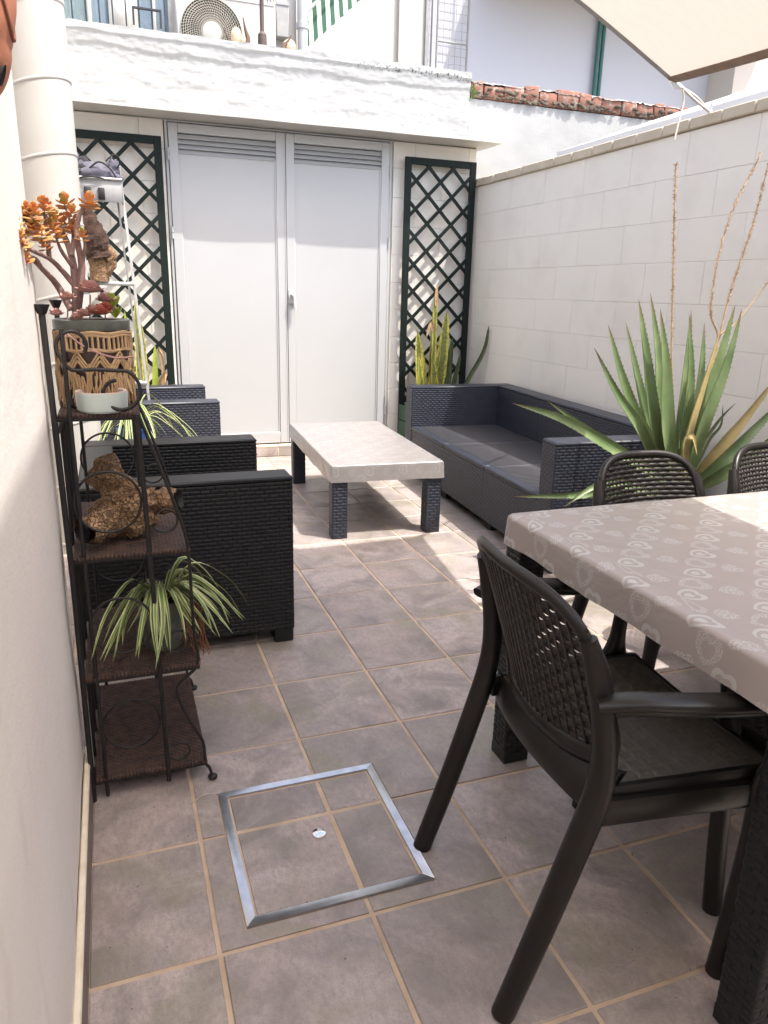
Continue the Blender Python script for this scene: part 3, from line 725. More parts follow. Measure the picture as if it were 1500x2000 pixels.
sf = thing('rattan_sofa', 'long dark blue rattan sofa against the block wall', 'sofa', (2.17, 2.645, 0), math.radians(-3.2))
L, D, A, H = 2.13, .78, .125, .632
x0, x1, y0, y1 = -D/2, D/2, -L/2, L/2          # front is -x
for a, b_ in ((y0, y0+A), (y1-A, y1)):
    MB().wbox(x0, x1, a, b_, .055, H-.018, 'xXyY').build('arm', 'wicker_blue_lit', sf)
    MB().box(x0-.003, x1+.003, a-.003, b_+.003, H-.0178, H, .006).build('arm_cap', 'wicker_blue_lit', sf)
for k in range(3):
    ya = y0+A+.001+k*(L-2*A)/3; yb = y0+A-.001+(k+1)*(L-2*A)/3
    MB().wbox(x1-.125, x1, ya, yb, .055, H-.02, 'xX').build('backrest', 'wicker_blue_lit', sf)
    MB().wbox(x0+.004, x1-.126, ya, yb, .055, .328, 'x').build('seat_base', 'wicker_blue_lit', sf)
    MB().box(x0-.001, x0+.055, ya+.0005, yb-.0005, .3285, .357, .006).build('seat_rim', 'wicker_blue_lit', sf)
    b = MB().box(x0+.056, x1-.1265, ya+.0008, yb-.0008, .3285, .350, .004)
    for i in range(22):
        yy = ya+.02+i*(yb-ya-.04)/22; b.box(x0+.065, x1-.135, yy, yy+.016, .3499, .3522, .0008)
    b.build('seat', 'seat_plastic', sf)
MB().box(x1-.128, x1+.002, y0+A+.0035, y1-A-.0035, H-.0198, H-.001, .006).build('back_cap', 'wicker_blue_lit', sf)
for ya in (y0+.01, y0+A+.56, y1-A-.64, y1-.09):
    for xa in (x0+.03, x1-.1): MB().box(xa, xa+.06, ya, ya+.08, 0, .0549, .003).build('foot', 'black', sf)

def cloth(mb, hx, hy, zt, drop, r=.016, rc=.02, wav=.004, seed=0):
    """cloth pulled over a rectangular top: flat top, rounded fold, hanging hem"""
    N = 160; base = []
    per = 4*(hx+hy)
    for i in range(N):
        s_ = i/N*per
        for (a, b_, L_) in (((-hx,-hy),(hx,-hy),2*hx), ((hx,-hy),(hx,hy),2*hy), ((hx,hy),(-hx,hy),2*hx), ((-hx,hy),(-hx,-hy),2*hy)):
            if s_ <= L_: base.append(Vector((a[0]+(b_[0]-a[0])*s_/L_, a[1]+(b_[1]-a[1])*s_/L_))); break
            s_ -= L_
    def clampc(p, ins):
        ax, ay = hx-ins, hy-ins; R = rc
        x, y = max(-ax, min(ax, p.x)), max(-ay, min(ay, p.y))
        cx_, cy_ = max(-ax+R, min(ax-R, x)), max(-ay+R, min(ay-R, y)); d = Vector((x-cx_, y-cy_))
        if d.length > R: d = d.normalized()*R
        return Vector((cx_, cy_))+d
    rings = [(.035, 0, -.035)]; 
    for k in range(6): a = k/5*PI/2; rings.append((r-r*math.sin(a), -(r-r*math.cos(a)), r*a-r))
    for k in range(1, 6): rings.append((0, -r-(drop-r)*k/5, r*(PI/2-1)+(drop-r)*k/5))
    V, UV, F = [], [], []
    for (ins, dz, ex) in rings:
        for i, p in enumerate(base):
            q = clampc(p, ins); nd = Vector((0, 0)); 
            if abs(p.x) > hx-1e-4: nd.x = math.copysign(1, p.x)
            if abs(p.y) > hy-1e-4: nd.y = math.copysign(1, p.y)
            wv = 0
            if dz < -r: kf = (-dz-r)/(drop-r); wv = wav*kf*(noise.noise((q.x*5+seed, q.y*5, 0))+.5*noise.noise((q.x*14, q.y*14, seed)))+.004*kf
            V.append((q.x+nd.x*wv, q.y+nd.y*wv, zt+dz+(.006*noise.noise((q.x*4, q.y*4, seed+3)) if dz <= -drop+1e-4 else 0)+(.0012*noise.noise((q.x*6, q.y*6, 2)) if dz > -.001 else 0)))
            UV.append((p.x*(hx-ins)/hx+nd.x*max(ex, 0), p.y*(hy-ins)/hy+nd.y*max(ex, 0)))
    for j in range(len(rings)-1):
        for i in range(N): k = (i+1) % N; F.append((j*N+i, j*N+k, (j+1)*N+k, (j+1)*N+i))
    F.append(tuple(range(N)))
    mb.add(V, F, UV)
    # hem underside so the cloth has a thickness
    n0 = len(mb.V); last = (len(rings)-1)*N
    return mb

ct = thing('coffee_table', 'low rattan coffee table with blue woven legs', 'table', (1.245, 3.0, 0), math.radians(-3.3))
CW, CL = .305, .640
for sx in (-1, 1):
    for sy in (-1, 1):
        xa, ya = sx*(CW-.045), sy*(CL-.045)
        MB().wbox(xa-.040, xa+.040, ya-.040, ya+.040, .012, .345, 'xXyY', pu=.036, pv=.0165, amp=.003).box(xa-.041, xa+.041, ya-.041, ya+.041, 0, .0119, .002).build('leg', 'wicker_blue_lit', ct)
MB().box(-CW+.004, CW-.004, -CL+.004, CL-.004, .345, .394, .006).build('table_top', 'wicker_dark_shaded', ct)
b = cloth(MB(), CW+.004, CL+.004, .400, .090, .008, .006, .007, 4); o = b.build('tablecloth', 'oilcloth_pale', None, 50, loc=(1.245, 3.0, 0)); o.rotation_euler = (0,0,math.radians(-3.3))
tag(o, 'pale bleached oilcloth fitted over the low coffee table', 'tablecloth')

DX0, DX1, DY0, DY1 = .828, 2.36, -.492, .446
dt = thing('dining_table', 'tall dark rattan dining table under the heart print cloth', 'table', ((DX0+DX1)/2, (DY0+DY1)/2, 0))
hx, hy = (DX1-DX0)/2, (DY1-DY0)/2
for sx in (-1, 1):
    for sy in (-1, 1):
        xa, ya = sx*(hx-.043), sy*(hy-.036)
        MB().wbox(xa-.036, xa+.036, ya-.036, ya+.036, .035, .655, 'xXyY', pu=.036, pv=.0145, amp=.003).box(xa-.0385, xa+.0385, ya-.0385, ya+.0385, 0, .0349, .003).build('leg', 'wicker_dark_shaded', dt)
MB().box(-hx+.008, hx-.008, -hy+.008, hy-.008, .655, .709, .006).build('table_top', 'wicker_dark_shaded', dt)
b = cloth(MB(), hx+.004, hy+.004, .715, .078, .011, .016, .010, 9)
o = b.build('tablecloth', 'oilcloth', None, 50, loc=((DX0+DX1)/2, (DY0+DY1)/2, 0)); tag(o, 'taupe oilcloth printed with white hearts on the dining table', 'tablecloth')
DC = o

# ------------------------------------------------------------------ plastic rattan dining chair; faces +x, origin between the rear feet
def dining_chair(label, loc, rz):
    t = thing('dining_chair', label, 'chair', loc, rz, 'brown plastic dining chairs')
    # curved back shell: s across (-1..1), v height 0..1
    ZB, ZT = .470, .800
    def shell(s_, v):
        hw = .208*(1-.03*v)
        y = hw*s_; x = .140-.085*v-.010*v*v+.060*(s_*s_)*(1-.35*v)-.004
        return Vector((x, y, ZB+(ZT-ZB)*v))
    # outline of the woven field (superellipse, rounder at the top)
    def outline(a, k=1.0):
        ca, sa = math.cos(a), math.sin(a); e = 2/3.6 if sa > 0 else 2/4.5
        return (math.copysign(abs(ca)**e, ca)*k, .5+.5*math.copysign(abs(sa)**e, sa)*k)
    ring = [shell(*outline(2*PI*i/64)) for i in range(64)]
    rr = []
    for i in range(64):
        sa = math.sin(2*PI*i/64); rr.append((.0105+.004*max(0, -sa), .0165+.014*max(0, -sa)))
    cen = shell(0, .5)
    b = MB(); n = 10; base = len(b.V)
    for i, p in enumerate(ring):                       # frame bead round the back
        tg = (ring[(i+1) % 64]-ring[i-1]).normalized(); nr = Vector((1, 0, .25)); nr = (nr-tg*nr.dot(tg)).normalized(); sd_ = tg.cross(nr)
        for k in range(n):
            a = 2*PI*k/n; b.V.append(tuple(p+sd_*math.cos(a)*rr[i][1]*.8+nr*math.sin(a)*rr[i][0])); b.UV.append((0, 0))
    for i in range(64):
        for k in range(n): b.F.append((i*n+k, i*n+(k+1) % n, ((i+1) % 64)*n+(k+1) % n, ((i+1) % 64)*n+k))
    b.build('back_frame', 'chair_plastic', t, 60)
    # woven back: horizontal strands over upright ribs, open slots between
    b = MB(); NR, NC = 22, 11; dv, ds = 1/NR, 2/NC
    def inside(s_, v):
        e = 3.6 if v > .5 else 4.5
        return abs(s_)**e + abs((v-.5)*2)**e < 1.02
    for r in range(NR):
        v = (r+.5)*dv
        for c in range(-1, NC+1):
            sc_ = -1+(c+.5+(.5 if r % 2 else 0))*ds
            if not inside(sc_, v): continue
            pts = []; rad = []
            for q in (-1, -.7, 0, .7, 1):
                s2 = max(-1.0, min(1.0, sc_+q*ds*.53)); p = shell(s2, v); p.x += .0042*(1-abs(q)**2)-.0015 if True else 0
                pts.append(p); rad.append((.0030, .0066-.0026*abs(q)**3))
            b.sweep(pts, rad, 6, up=(0, 0, 1), cap=True)
    for c in range(NC*2+1):
        s_ = -1+c*ds*.5; vv = [i/12 for i in range(13) if inside(s_*.995, i/12)]
        if len(vv) > 1:
            pts = [shell(s_, v)-Vector((.004, 0, 0)) for v in vv]; b.sweep(pts, (.0036 if c % 2 else .0030, .0016), 4, up=(1, 0, 0))
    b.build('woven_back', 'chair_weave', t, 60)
    # skirt panel below the woven back down to the seat
    def skirt(s_, v):
        p = shell(s_, 0); q = Vector((.128+.03*s_*s_, .215*s_, .375+.012*(1-s_*s_))); k = v
        return p*(1-k)+q*k+Vector((-.012*math.sin(k*PI), 0, 0))
    b = MB(); ss = [-1+i/10 for i in range(21)]; b.grid(lambda s_, v: skirt(s_, v)+Vector((0, 0, -.012*(1-v)*(1-s_**6))), ss, [0, .25, .5, .75, 1]); b.grid(lambda s_, v: skirt(s_, v)+Vector((.010, 0, -.012*(1-v)*(1-s_**6))), ss, [0, .25, .5, .75, 1])
    b.build('back_skirt', 'chair_plastic', t, 60)
    # seat: dished panel with woven relief and small slots
    def seat(u, v):                                    # u depth 0..1, v across -1..1
        hw = .205+.022*u; return Vector((.165+.36*u, hw*v, .432+.010*v*v-.012*math.sin(u*PI)*(1-v*v)-.016*max(0, u-.8)**2*25*.5))
    b = MB(); NU, NV = 22, 13
    us = sorted(set([round((i+q)/NU, 4) for i in range(NU) for q in (0, .2, .8)]+[1.0])); vs2 = sorted(set([round(-1+2*(i+q)/(2*NV), 4) for i in range(2*NV) for q in (0, .25, .75)]+[1.0]))
    def st(u, v):
        p = seat(u, v); r = min(NU-1, int(u*NU+1e-4)); fu = u*NU-r; fv = ((v+1)/2*NV+.5*(r % 2)) % 1
        edge = u < .06 or u > .94 or abs(v) > .92
        if not edge:
            p.z += .0016*(1-abs(2*fv-1)**4) * (1 if .1 < fu < .9 else 0) - (.0035 if (fv < .14 or fv > .86) and fu < .25 else 0)
        return p
    b.grid(st, us, vs2); b.grid(lambda u, v: seat(u, v)-Vector((0, 0, .008)), [0, .5, 1], [-1, -.5, 0, .5, 1])
    b.build('seat', 'seat_weave_sheen', t, 50)
    rim = [seat(u, -1) for u in [i/8 for i in range(9)]]+[seat(1, v) for v in [-1+i/6 for i in range(1, 13)]]+[seat(u, 1) for u in [1-i/8 for i in range(1, 9)]]
    MB().sweep([p+Vector((0,0,-.014)) for p in rim], (.009, .0185), 8, up=(0,0,1), sq=.6).build('seat_rim', 'chair_plastic', t, 60)
    for sg in (-1, 1):
        # rear leg, flowing up into the back post
        pts = bez([(-.004, .221*sg, .0), (.050, .222*sg, .16), (.105, .224*sg, .335), (.138, .226*sg, .455), (.142, .222*sg, .55), (.124, .213*sg, .66), (.100, .204*sg, .735)], 24)
        N = len(pts); rad = [(.0215, .0215+.006*math.sin(min(1, i/N*1.4)*PI)) if i < N*.8 else (.0225-.010*(i/N-.8)/.2, .019-.004*(i/N-.8)/.2) for i in range(N)]
        MB().sweep(pts, rad, 12, up=(0, 1, 0)).build('rear_leg', 'chair_plastic', t, 60)
        # arm rest
        pts = bez([(.112, .232*sg, .632), (.165, .252*sg, .640), (.24, .262*sg, .632), (.35, .266*sg, .618), (.45, .264*sg, .606), (.495, .259*sg, .590), (.505, .256*sg, .565)], 24)
        MB().sweep(pts, [(.0245-.004*abs(i/(len(pts)-1)-.5), .0105) for i in range(len(pts))], 12, up=(0, 0, 1), sq=.65).build('arm_rest', 'chair_plastic', t, 50)
        MB().sweep([(p.x, p.y, p.z-.012) for p in pts[2:-4]], (.011, .013), 8, up=(0,0,1), sq=.6).build('arm_rib', 'chair_plastic', t, 50)
        # front leg up to the arm, flared where it meets the seat
        pts = bez([(.440, .252*sg, 0), (.462, .249*sg, .20), (.478, .246*sg, .40), (.488, .250*sg, .47), (.498, .256*sg, .56), (.498, .258*sg, .585)], 20)
        N = len(pts); rad = [(.0175+.020*math.exp(-((p.z-.415)/.045)**2)+.004*(p.z < .4), .0165+.004*(p.z < .4)) for p in pts]
        MB().sweep(pts, rad, 12, up=(0, 1, 0)).build('front_leg', 'chair_plastic', t, 60)
        MB().sweep(bez([(.15, .222*sg, .408), (.30, .228*sg, .402), (.46, .238*sg, .398)], 8), (.011, .026), 8, up=(0,0,1), sq=.6).build('side_rail', 'chair_plastic', t, 60)
    return t
c1 = dining_chair('brown woven plastic armchair in front at the end of dining table', (.484, -.072, 0), math.radians(-3.1))
def more(label, loc, rz):
    c = copy_tree(c1); c['label'] = label; c.location = loc; c.rotation_euler = (0,0,rz); c.scale = (.96, .95, .965); return c
more('woven plastic chair half in sun behind the dining table, before the agave', (1.480, .800, 0), math.radians(-88))
more('sunlit woven plastic chair cut off by the right edge of the photo', (2.03, .815, 0), math.radians(-88))
more('woven plastic chair at camera side of dining table, only a front leg showing', (1.262, -.640, 0), math.radians(91))

# ================================================================== shade sail
A_, B_, C_, D_ = Vector((2.07, 1.56, 2.10)), Vector((.34, 1.58, 2.72)), Vector((.32, -2.2, 2.71)), Vector((1.64, -2.05, 2.10))
def sail(u, v):                       # u from right (A,D) to left (B,C), v from back to camera
    p = (A_*(1-u)+B_*u)*(1-v)+(D_*(1-u)+C_*u)*v
    back = (D_-A_)*(1-u)+(C_-B_)*u; side = (B_-A_)*(1-v)+(C_-D_)*v
    p = p+back*(.030*math.sin(u*PI)*(1-v))-back*(.03*math.sin(u*PI)*v)+side*(.045*math.sin(v*PI)*(1-u))
    p.z -= .075*math.sin(u*PI)*math.sin(v*PI) + .16*math.sin(v*PI)*(1-u)**2
    return p
SL = thing('shade_sail', 'beige fabric shade sail stretched overhead, corner roped to wall', 'shade sail', tuple(A_))
q_ = Matrix.Translation(-A_)
us = [0, .01, .02]+[i/30 for i in range(1, 31)]
MB().grid(sail, us, us, lambda u, v: (u*2, v*4)).xf(q_).build('canopy', 'sail_cloth', SL, 60, fixn=False)
MB().sweep([sail(0, i/30)+Vector((0,0,-.006)) for i in range(31)], (.024, .003), 8, up=(.35, 0, 1)).xf(q_).build('hem', 'sail_hem', SL)
MB().sweep([sail(i/30, 0)+Vector((0,0,-.004)) for i in range(31)], (.011, .003), 8, up=(0,0,1)).xf(q_).build('hem', 'grey_paint', SL)
rp = Vector((2.645, 1.985, 2.118))
MB().sweep([A_, A_+(rp-A_)*.12+Vector((0,0,-.008)), A_+(rp-A_)*.25], [.010, .016, .008], 8).xf(q_).build('corner_ring', 'chrome', SL)
tag(MB().sweep(bez([A_+(rp-A_)*.2, A_+(rp-A_)*.6+Vector((0,0,-.004)), rp, rp+Vector((.03,.02,.01))], 12), .0065, 8).sweep(bez([A_+(rp-A_)*.24, A_+(rp-A_)*.6+Vector((.004,0,.010)), rp+Vector((-.03,-.02,.004))], 10), .005, 8).build('guy_rope', 'rope'), 'doubled white rope tying sail corner to the wall coping', 'rope')
tag(MB().sweep(bez([A_+(rp-A_)*.26, A_+(rp-A_)*.27+Vector((.012,0,-.05)), A_+(rp-A_)*.25+Vector((.004,0,-.13)), A_+(rp-A_)*.24+Vector((-.004,0,-.20))], 14), .004, 6).build('cord_end', 'rope'), 'loose cord end dangling from the shade sail corner', 'cord')
MB().lathe([(.004, 0), (.004, .05), (.008, .05), (.008, .056)], (0,0,0), 8).xf(Matrix.Translation((rp.x+.03, rp.y+.02, rp.z-.02))).build('wall_hook', 'steel', bw).location = (-RX, 0, 0)

# ================================================================== iron shelf
SX, Y0, Y1 = -.236, .560, 1.045
es = thing('iron_shelf', 'black wrought iron shelf with four woven tiers against left wall', 'shelf', (-.10, .80, 0))
q_ = Matrix.Translation((.10, -.80, 0))
def I(b, name, mat='iron'): return b.xf(q_).build(name, mat, es, 60)
LEV = [(.985, -.066, Y0+.01, .86), (.655, .026, Y0, Y1), (.345, .034, Y0, .98), (.060, .040, Y0, Y1)]
for yy in (Y0, Y1):
    I(MB().sweep([(SX-.004, yy, 0), (SX, yy, .6), (SX-.006, yy, 1.20)], .0070, 8), 'post')
    I(MB().lathe([(.004, 0), (.009, .004), (.016, .020), (.017, .023), (0, .024)], (SX-.006, yy, 1.197), 12), 'finial')
    I(MB().sweep([(SX+.03, yy, .01), (SX+.028, yy, 1.17)], .005, 8), 'post')
    I(MB().sweep([(-.055, yy, .02), (-.060, yy, .5), (-.068, yy, .985)], .0062, 8), 'post')
    I(MB().sweep(bez([(-.066, yy, .985), (-.02, yy, .84), (.010, yy, .74), (.026, yy, .655), (.028, yy, .50), (.030, yy, .42), (.034, yy, .345), (-.012, yy, .30), (-.02, yy, .27), (.0, yy, .20), (.036, yy, .12), (.040, yy, .055), (.050, yy, .035), (.056, yy, .008)], 56), .0042, 8), 'front_rail')
    I(MB().ball((.057, yy, .007), (.013, .013, .008), 10, 6), 'foot')
    # top scroll
    def spiral(cx_, cz, r0, r1, a0, a1, n=22): return [(cx_+(r0+(r1-r0)*i/n)*math.cos(a0+(a1-a0)*i/n), yy, cz+(r0+(r1-r0)*i/n)*math.sin(a0+(a1-a0)*i/n)) for i in range(n+1)]
    s1 = spiral(-.187, 1.135, .024, .036, -.6, 3.6)
    s2 = spiral(-.103, 1.035, .050, .026, 1.15, -4.6)
    I(MB().sweep(s1+bez([s1[-1], (-.196, yy, 1.085), (-.150, yy, 1.085), s2[0]], 10)[1:-1]+s2, .0042, 8), 'scroll')
    for (cx_, cz, r) in ((-.145, .785, .072), (-.138, .475, .072), (-.135, .205, .068)):
        I(MB().sweep([(cx_+r*math.cos(a), yy, cz+r*math.sin(a)) for a in [2*PI*k/36 for k in range(36)]], .0030, 8, closed=True), 'ring')
    for (cx_, cz, r0) in ((-.022, .735, .034), (-.012, .420, .036), (-.022, .105, .030)):
        I(MB().sweep(spiral(cx_, cz, r0, r0*.62, -2.6, 2.4), .0028, 8), 'scroll')
for z, xf_, ya, yb in LEV:
    x0, x1 = SX+.004, xf_
    I(MB().sweep([(x0, ya, z-.008), (x1, ya, z-.008), (x1, yb, z-.008), (x0, yb, z-.008)], .0062, 8, closed=True), 'tier_frame')
    b = MB(); b.weave((x0, ya, z), (1,0,0), (0,1,0), x1-x0, yb-ya, pu=.018, pv=.0085, amp=.0042)
    b.box(x0+.002, x1-.002, ya+.002, yb-.002, z-.010, z-.003)
    for e in range(int((x1-x0)/.009)): 
        for y_ in (ya, yb): b.ball((x0+.004+e*.009, y_, z-.002), (.0055, .006, .006), 6, 4)
    for e in range(int((yb-ya)/.010)): b.ball((x1, ya+e*.010, z-.002), (.006, .0055, .006), 6, 4)
    I(b, 'woven_tier', 'rattan')
for z in (.32, .62, .95):
    for x in (SX,): I(MB().sweep([(x, Y0, z), (x, Y1, z)], .005, 6), 'rear_rail')
for k in range(3): I(MB().sweep([(SX+.001, Y0+.12+.12*k, .03), (SX+.001, Y0+.12+.12*k, .95)], .0045, 6), 'rear_bar')
I(MB().sweep([(-.055, Y0, .045), (-.055, Y1, .045)], .005, 6).sweep([(-.062, Y0, .62), (-.062, Y1, .62)], .004, 6), 'rail')

# jade plant in macrame pot
px, py = -.150, .715
jp = thing('jade_plant', 'orange leaved jade plant in a macrame wrapped pot on top shelf', 'plant', (px, py, .990))
def J(b, name, mat, ang=50): return b.xf(Matrix.Translation((-px, -py, -.990))).build(name, mat, jp, ang)
J(MB().lathe([(.0, .0), (.070, .0), (.079, .17), (.082, .172), (.082, .192), (.076, .192), (.073, .178), (.0, .176)], (px, py, .991), 36), 'pot', 'dark_glaze')
J(MB().lathe([(.0825, .171), (.0845, .173), (.0845, .193), (.080, .1945), (.0765, .191)], (px, py, .991), 36), 'rim', 'pot_green')
J(MB().lathe([(.075, .182), (.05, .186), (.0, .187)], (px, py, .991), 24), 'soil', 'soil')
b = MB(); z0 = .991
for zz in (.166, .160, .128): b.sweep([(px+.0835*math.cos(a), py+.0835*math.sin(a), z0+zz+.002*math.sin(a*7)) for a in [2*PI*k/48 for k in range(48)]], .0038, 6, closed=True)
for k in range(44):
    a = 2*PI*k/44
    b.sweep([(px+.083*math.cos(a), py+.083*math.sin(a), z0+.163), (px+.084*math.cos(a), py+.084*math.sin(a), z0+.128)], .0031 if k % 4 else .0046, 5)
for k in range(11):
    a0 = 2*PI*k/11
    for w_ in range(3):
        for sg in (-1, 1):
            P = [(px+.084*math.cos(a0+sg*da), py+.084*math.sin(a0+sg*da), z0+.126-.010*w_-.036*(1-da/.285)) for da in (.0, .10, .19, .285)]
            b.sweep(P, .0027, 5)
for k in range(300):
    a = random.random()*2*PI; z1 = z0+.098-.03*abs(math.sin(a*5.5))+random.gauss(0, .006); ln = random.uniform(.045, .085)
    P = [(px+(.0835+random.uniform(-.001,.003))*math.cos(a+j*random.gauss(0,.04)), py+(.0835+random.uniform(-.001,.003))*math.sin(a+j*random.gauss(0,.04)), z1-ln*j/2) for j in range(3)]
    b.sweep(P, [.0026, .0022, .0016], 5)
o = J(b, 'macrame_cover', 'cord')
def jpt(x, y, d=0): return at(x, y, py+d-max(0, (112-x))/92*.34)
root = jpt(150, 625)
BR = [([(150,630,0),(148,560,0),(140,500,.01),(120,450,.02),(95,415,.03)], .0115), ([(152,600,0),(160,520,-.01),(150,465,-.02),(155,420,-.02),(172,395,-.02)], .010), ([(140,605,0),(110,555,.01),(82,525,.03),(52,495,.05)], .009),
      ([(148,560,0),(118,525,.0),(96,505,.0),(60,488,-.02),(40,470,-.03)], .007), ([(142,520,0),(120,490,-.03),(110,465,-.04)], .006), ([(140,500,0),(143,455,.03),(126,400,.04)], .006), ([(120,450,.02),(88,430,.03),(52,415,.04)], .005),
      ([(96,505,.0),(92,450,.0),(84,405,.0)], .006), ([(52,495,.05),(34,455,.05),(28,440,.05)], .005), ([(160,520,-.01),(166,480,-.03),(160,455,-.04)], .005), ([(82,525,.03),(70,505,.0),(48,500,.0)], .0045)]
b = MB()
for P, r in BR:
    pts = bez([jpt(*p) for p in P], 14); b.sweep(pts, taper(len(pts), r, r*.38), 8)
b.ball(jpt(150, 628), (.016, .016, .02), 10, 6)
J(b, 'stem', 'jade_stem')
TIPS = [(92,400,.03,1.15),(84,395,0,1.1),(126,388,.04,1.1),(174,388,-.02,1.15),(52,408,.04,1.15),(28,432,.05,1.0),(40,462,-.03,1.0),(112,455,-.04,1.1),(70,425,.05,1.2),(60,440,.0,1.0),(160,455,-.04,.9),(48,498,0,.8),(104,418,.0,1.15),(142,440,.02,1.0),(120,430,.05,1.1),(78,450,-.03,1.0),(36,480,.05,.9),(84,475,.02,.8),(140,408,.01,.9),(66,408,-.02,1.05),(100,438,-.03,1.0)]
def jleaf(b, c, d, up, L, wf=.40):
    d = d.normalized(); s_ = d.cross(up); s_ = s_.normalized() if s_.length > .01 else d.orthogonal().normalized(); n_ = s_.cross(d)
    def P(u, v): 
        w_ = math.sin(PI*v**1.3)**.8*wf*L; q = c+d*(L*v)+n_*(.10*L*v*v)
        return q+s_*(math.cos(u)*w_)+n_*(math.sin(u)*w_*.22)
    b.grid(P, [2*PI*i/6 for i in range(6)], [.03, .25, .55, .85, .98], wrap=True)
for (x, y, d, s_) in TIPS:
    c = jpt(x, y, d); b = MB(); ax = (c-root).normalized()*.5+Vector((random.gauss(0,.15), random.gauss(0,.15), 1)); ax.normalize(); e1 = ax.orthogonal().normalized(); e2 = ax.cross(e1)
    for tier in range(4):
        for k in range(4):
            a = tier*.8+k*PI/2+random.gauss(0, .15); el = .05+tier*.36
            dv = (e1*math.cos(a)+e2*math.sin(a))*math.cos(el)+ax*math.sin(el)
            jleaf(b, c-ax*(.018-.0065*tier)*s_, dv, ax, (.025-.0038*tier)*s_*random.uniform(.8, 1.15))
    J(b, 'leaf_cluster', 'jade_leaf', 60)
for (x, y, d, s_, mt) in ((176,572,-.03,1.6,'pink_leaf'),(206,590,.0,1.3,'pink_leaf'),(182,612,-.05,1.1,'pink_leaf'),(165,618,-.06,1.0,'pink_leaf'),(196,615,-.05,1.3,'red_leaf'),(205,608,-.03,1.2,'red_leaf'),(110,616,-.04,.9,'pink_leaf'),(218,605,.0,1.2,'lime_leaf'),(132,585,-.05,1.0,'pink_leaf'),(226,622,0,.9,'lime_leaf'),(150,622,-.07,.8,'pink_leaf')):
    c = jpt(x, y, d); b = MB()
    if mt == 'lime_leaf':
        for k in range(12): jleaf(b, c, Vector((random.gauss(0,.35), random.gauss(0,.35), 1)), Vector((0,-1,.2)), .034*s_, .10)
    else:
        for tier in range(4):
            for k in range(6):
                a = k*PI/3+tier*.5; el = .25+tier*.38; jleaf(b, c, Vector((math.cos(a)*math.cos(el), math.sin(a)*math.cos(el), math.sin(el))), Vector((0,0,1)), (.021-.0015*tier)*s_*random.uniform(.8, 1.15), .46)
    if y < 600: b.sweep([c-Vector((0,0,.004)), c-Vector((.004,0,.045)), (c.x-.006, c.y, 1.176)], .0018, 5)
    J(b, 'succulent_rosette', mt, 60)
tag(MB().lathe([(0, .001), (.050, .001), (.0545, .006), (.056, .040), (.0555, .044)], (0,0,0), 40).build('ceramic_bowl', 'bowl_glaze', loc=(-.140, .608, .987)), 'pale green ceramic bowl in front of the macrame pot', 'bowl')
MB().lathe([(.0555, .0441), (.0545, .047), (.0475, .046), (.046, .030), (0, .026)], (0,0,0), 40).build('inside', 'bowl_rim', bpy.data.objects['ceramic_bowl'])
J(MB().sweep(bez([at(130, 652, .63), at(170, 680, .60), at(222, 698, .60), at(262, 697, .60)], 14), .0022, 6), 'flower_stem', 'pink_leaf')

# cork bark on the second tier
def rough(b, pts, rads, n=16, amp=.36, fr=34, hollow=True):
    P = bez(pts, 26); N = len(P); base = len(b.V); prev = None
    def rr(s_):
        k = s_*(len(rads)-1); i = min(int(k), len(rads)-2); return rads[i]+(rads[i+1]-rads[i])*(k-i)
    for i, p in enumerate(P):
        t_ = (P[min(i+1, N-1)]-P[max(i-1, 0)]).normalized()
        u = Vector((0,0,1)) if prev is None and abs(t_.z) < .8 else (prev or Vector((0,1,0))); u = (u-t_*u.dot(t_)).normalized(); prev = u; v = t_.cross(u)
        for k in range(n):
            a = 2*PI*k/n; d = u*math.cos(a)+v*math.sin(a); r = rr(i/(N-1))
            q = p+d*r; r *= 1+amp*noise.fractal(q*fr, .8, 2, 4); b.V.append(tuple(p+d*r)); b.UV.append((0,0))
    for i in range(N-1):
        for k in range(n): b.F.append((base+i*n+k, base+i*n+(k+1) % n, base+(i+1)*n+(k+1) % n, base+(i+1)*n+k))
    if hollow: b.F.append(tuple(base+k for k in range(n)))
    else: b.F += [tuple(base+k for k in range(n)), tuple(base+(N-1)*n+k for k in range(n))]
    return P
ck = thing('cork_bark', 'branching cork bark log with hollow ends on second shelf tier', 'driftwood', (-.10, .70, .66))
b = MB(); Q = Matrix.Translation((.10, -.70, -.66))
jn = Vector((-.105, .70, .725))
rough(b, [jn, (-.160, .64, .712), (-.205, .59, .708)], [.048, .036, .033], 24)
rough(b, [jn, (-.125, .72, .785), (-.150, .75, .850)], [.050, .040, .026], 24, hollow=False)
rough(b, [jn, (-.045, .71, .735), (.018, .68, .748)], [.046, .030, .028], 24)
b.ball(jn+Vector((-.005, -.01, -.004)), (.076, .052, .056), 22, 16, lambda d: 1+.34*noise.fractal(d*3.2, .7, 2, 5)); b.ball((-.09, .66, .694), (.030, .025, .028), 14, 10, lambda d: 1+.3*noise.fractal(d*2.4, .8, 2, 4))
b.ball((-.16, .735, .80), (.030, .025, .034), 14, 10, lambda d: 1+.3*noise.fractal(d*2.4+Vector((3,1,0)), .8, 2, 4))
b.xf(Q).build('bark', 'cork', ck, 60, fixn=False)
for c, d in (((-.207, .588, .706), Vector((-.045, -.05, -.004))), ((.020, .679, .7485), Vector((.063, -.03, .013)))):
    d.normalize(); M_ = d.to_track_quat('Z', 'Y').to_matrix().to_4x4(); M_.translation = Vector(c)+d*.0005
    MB().lathe([(.021, .002), (.015, -.010), (.0, -.012)], (0,0,0), 14, sy=1.15).xf(Q @ M_).build('hollow', 'black', ck)

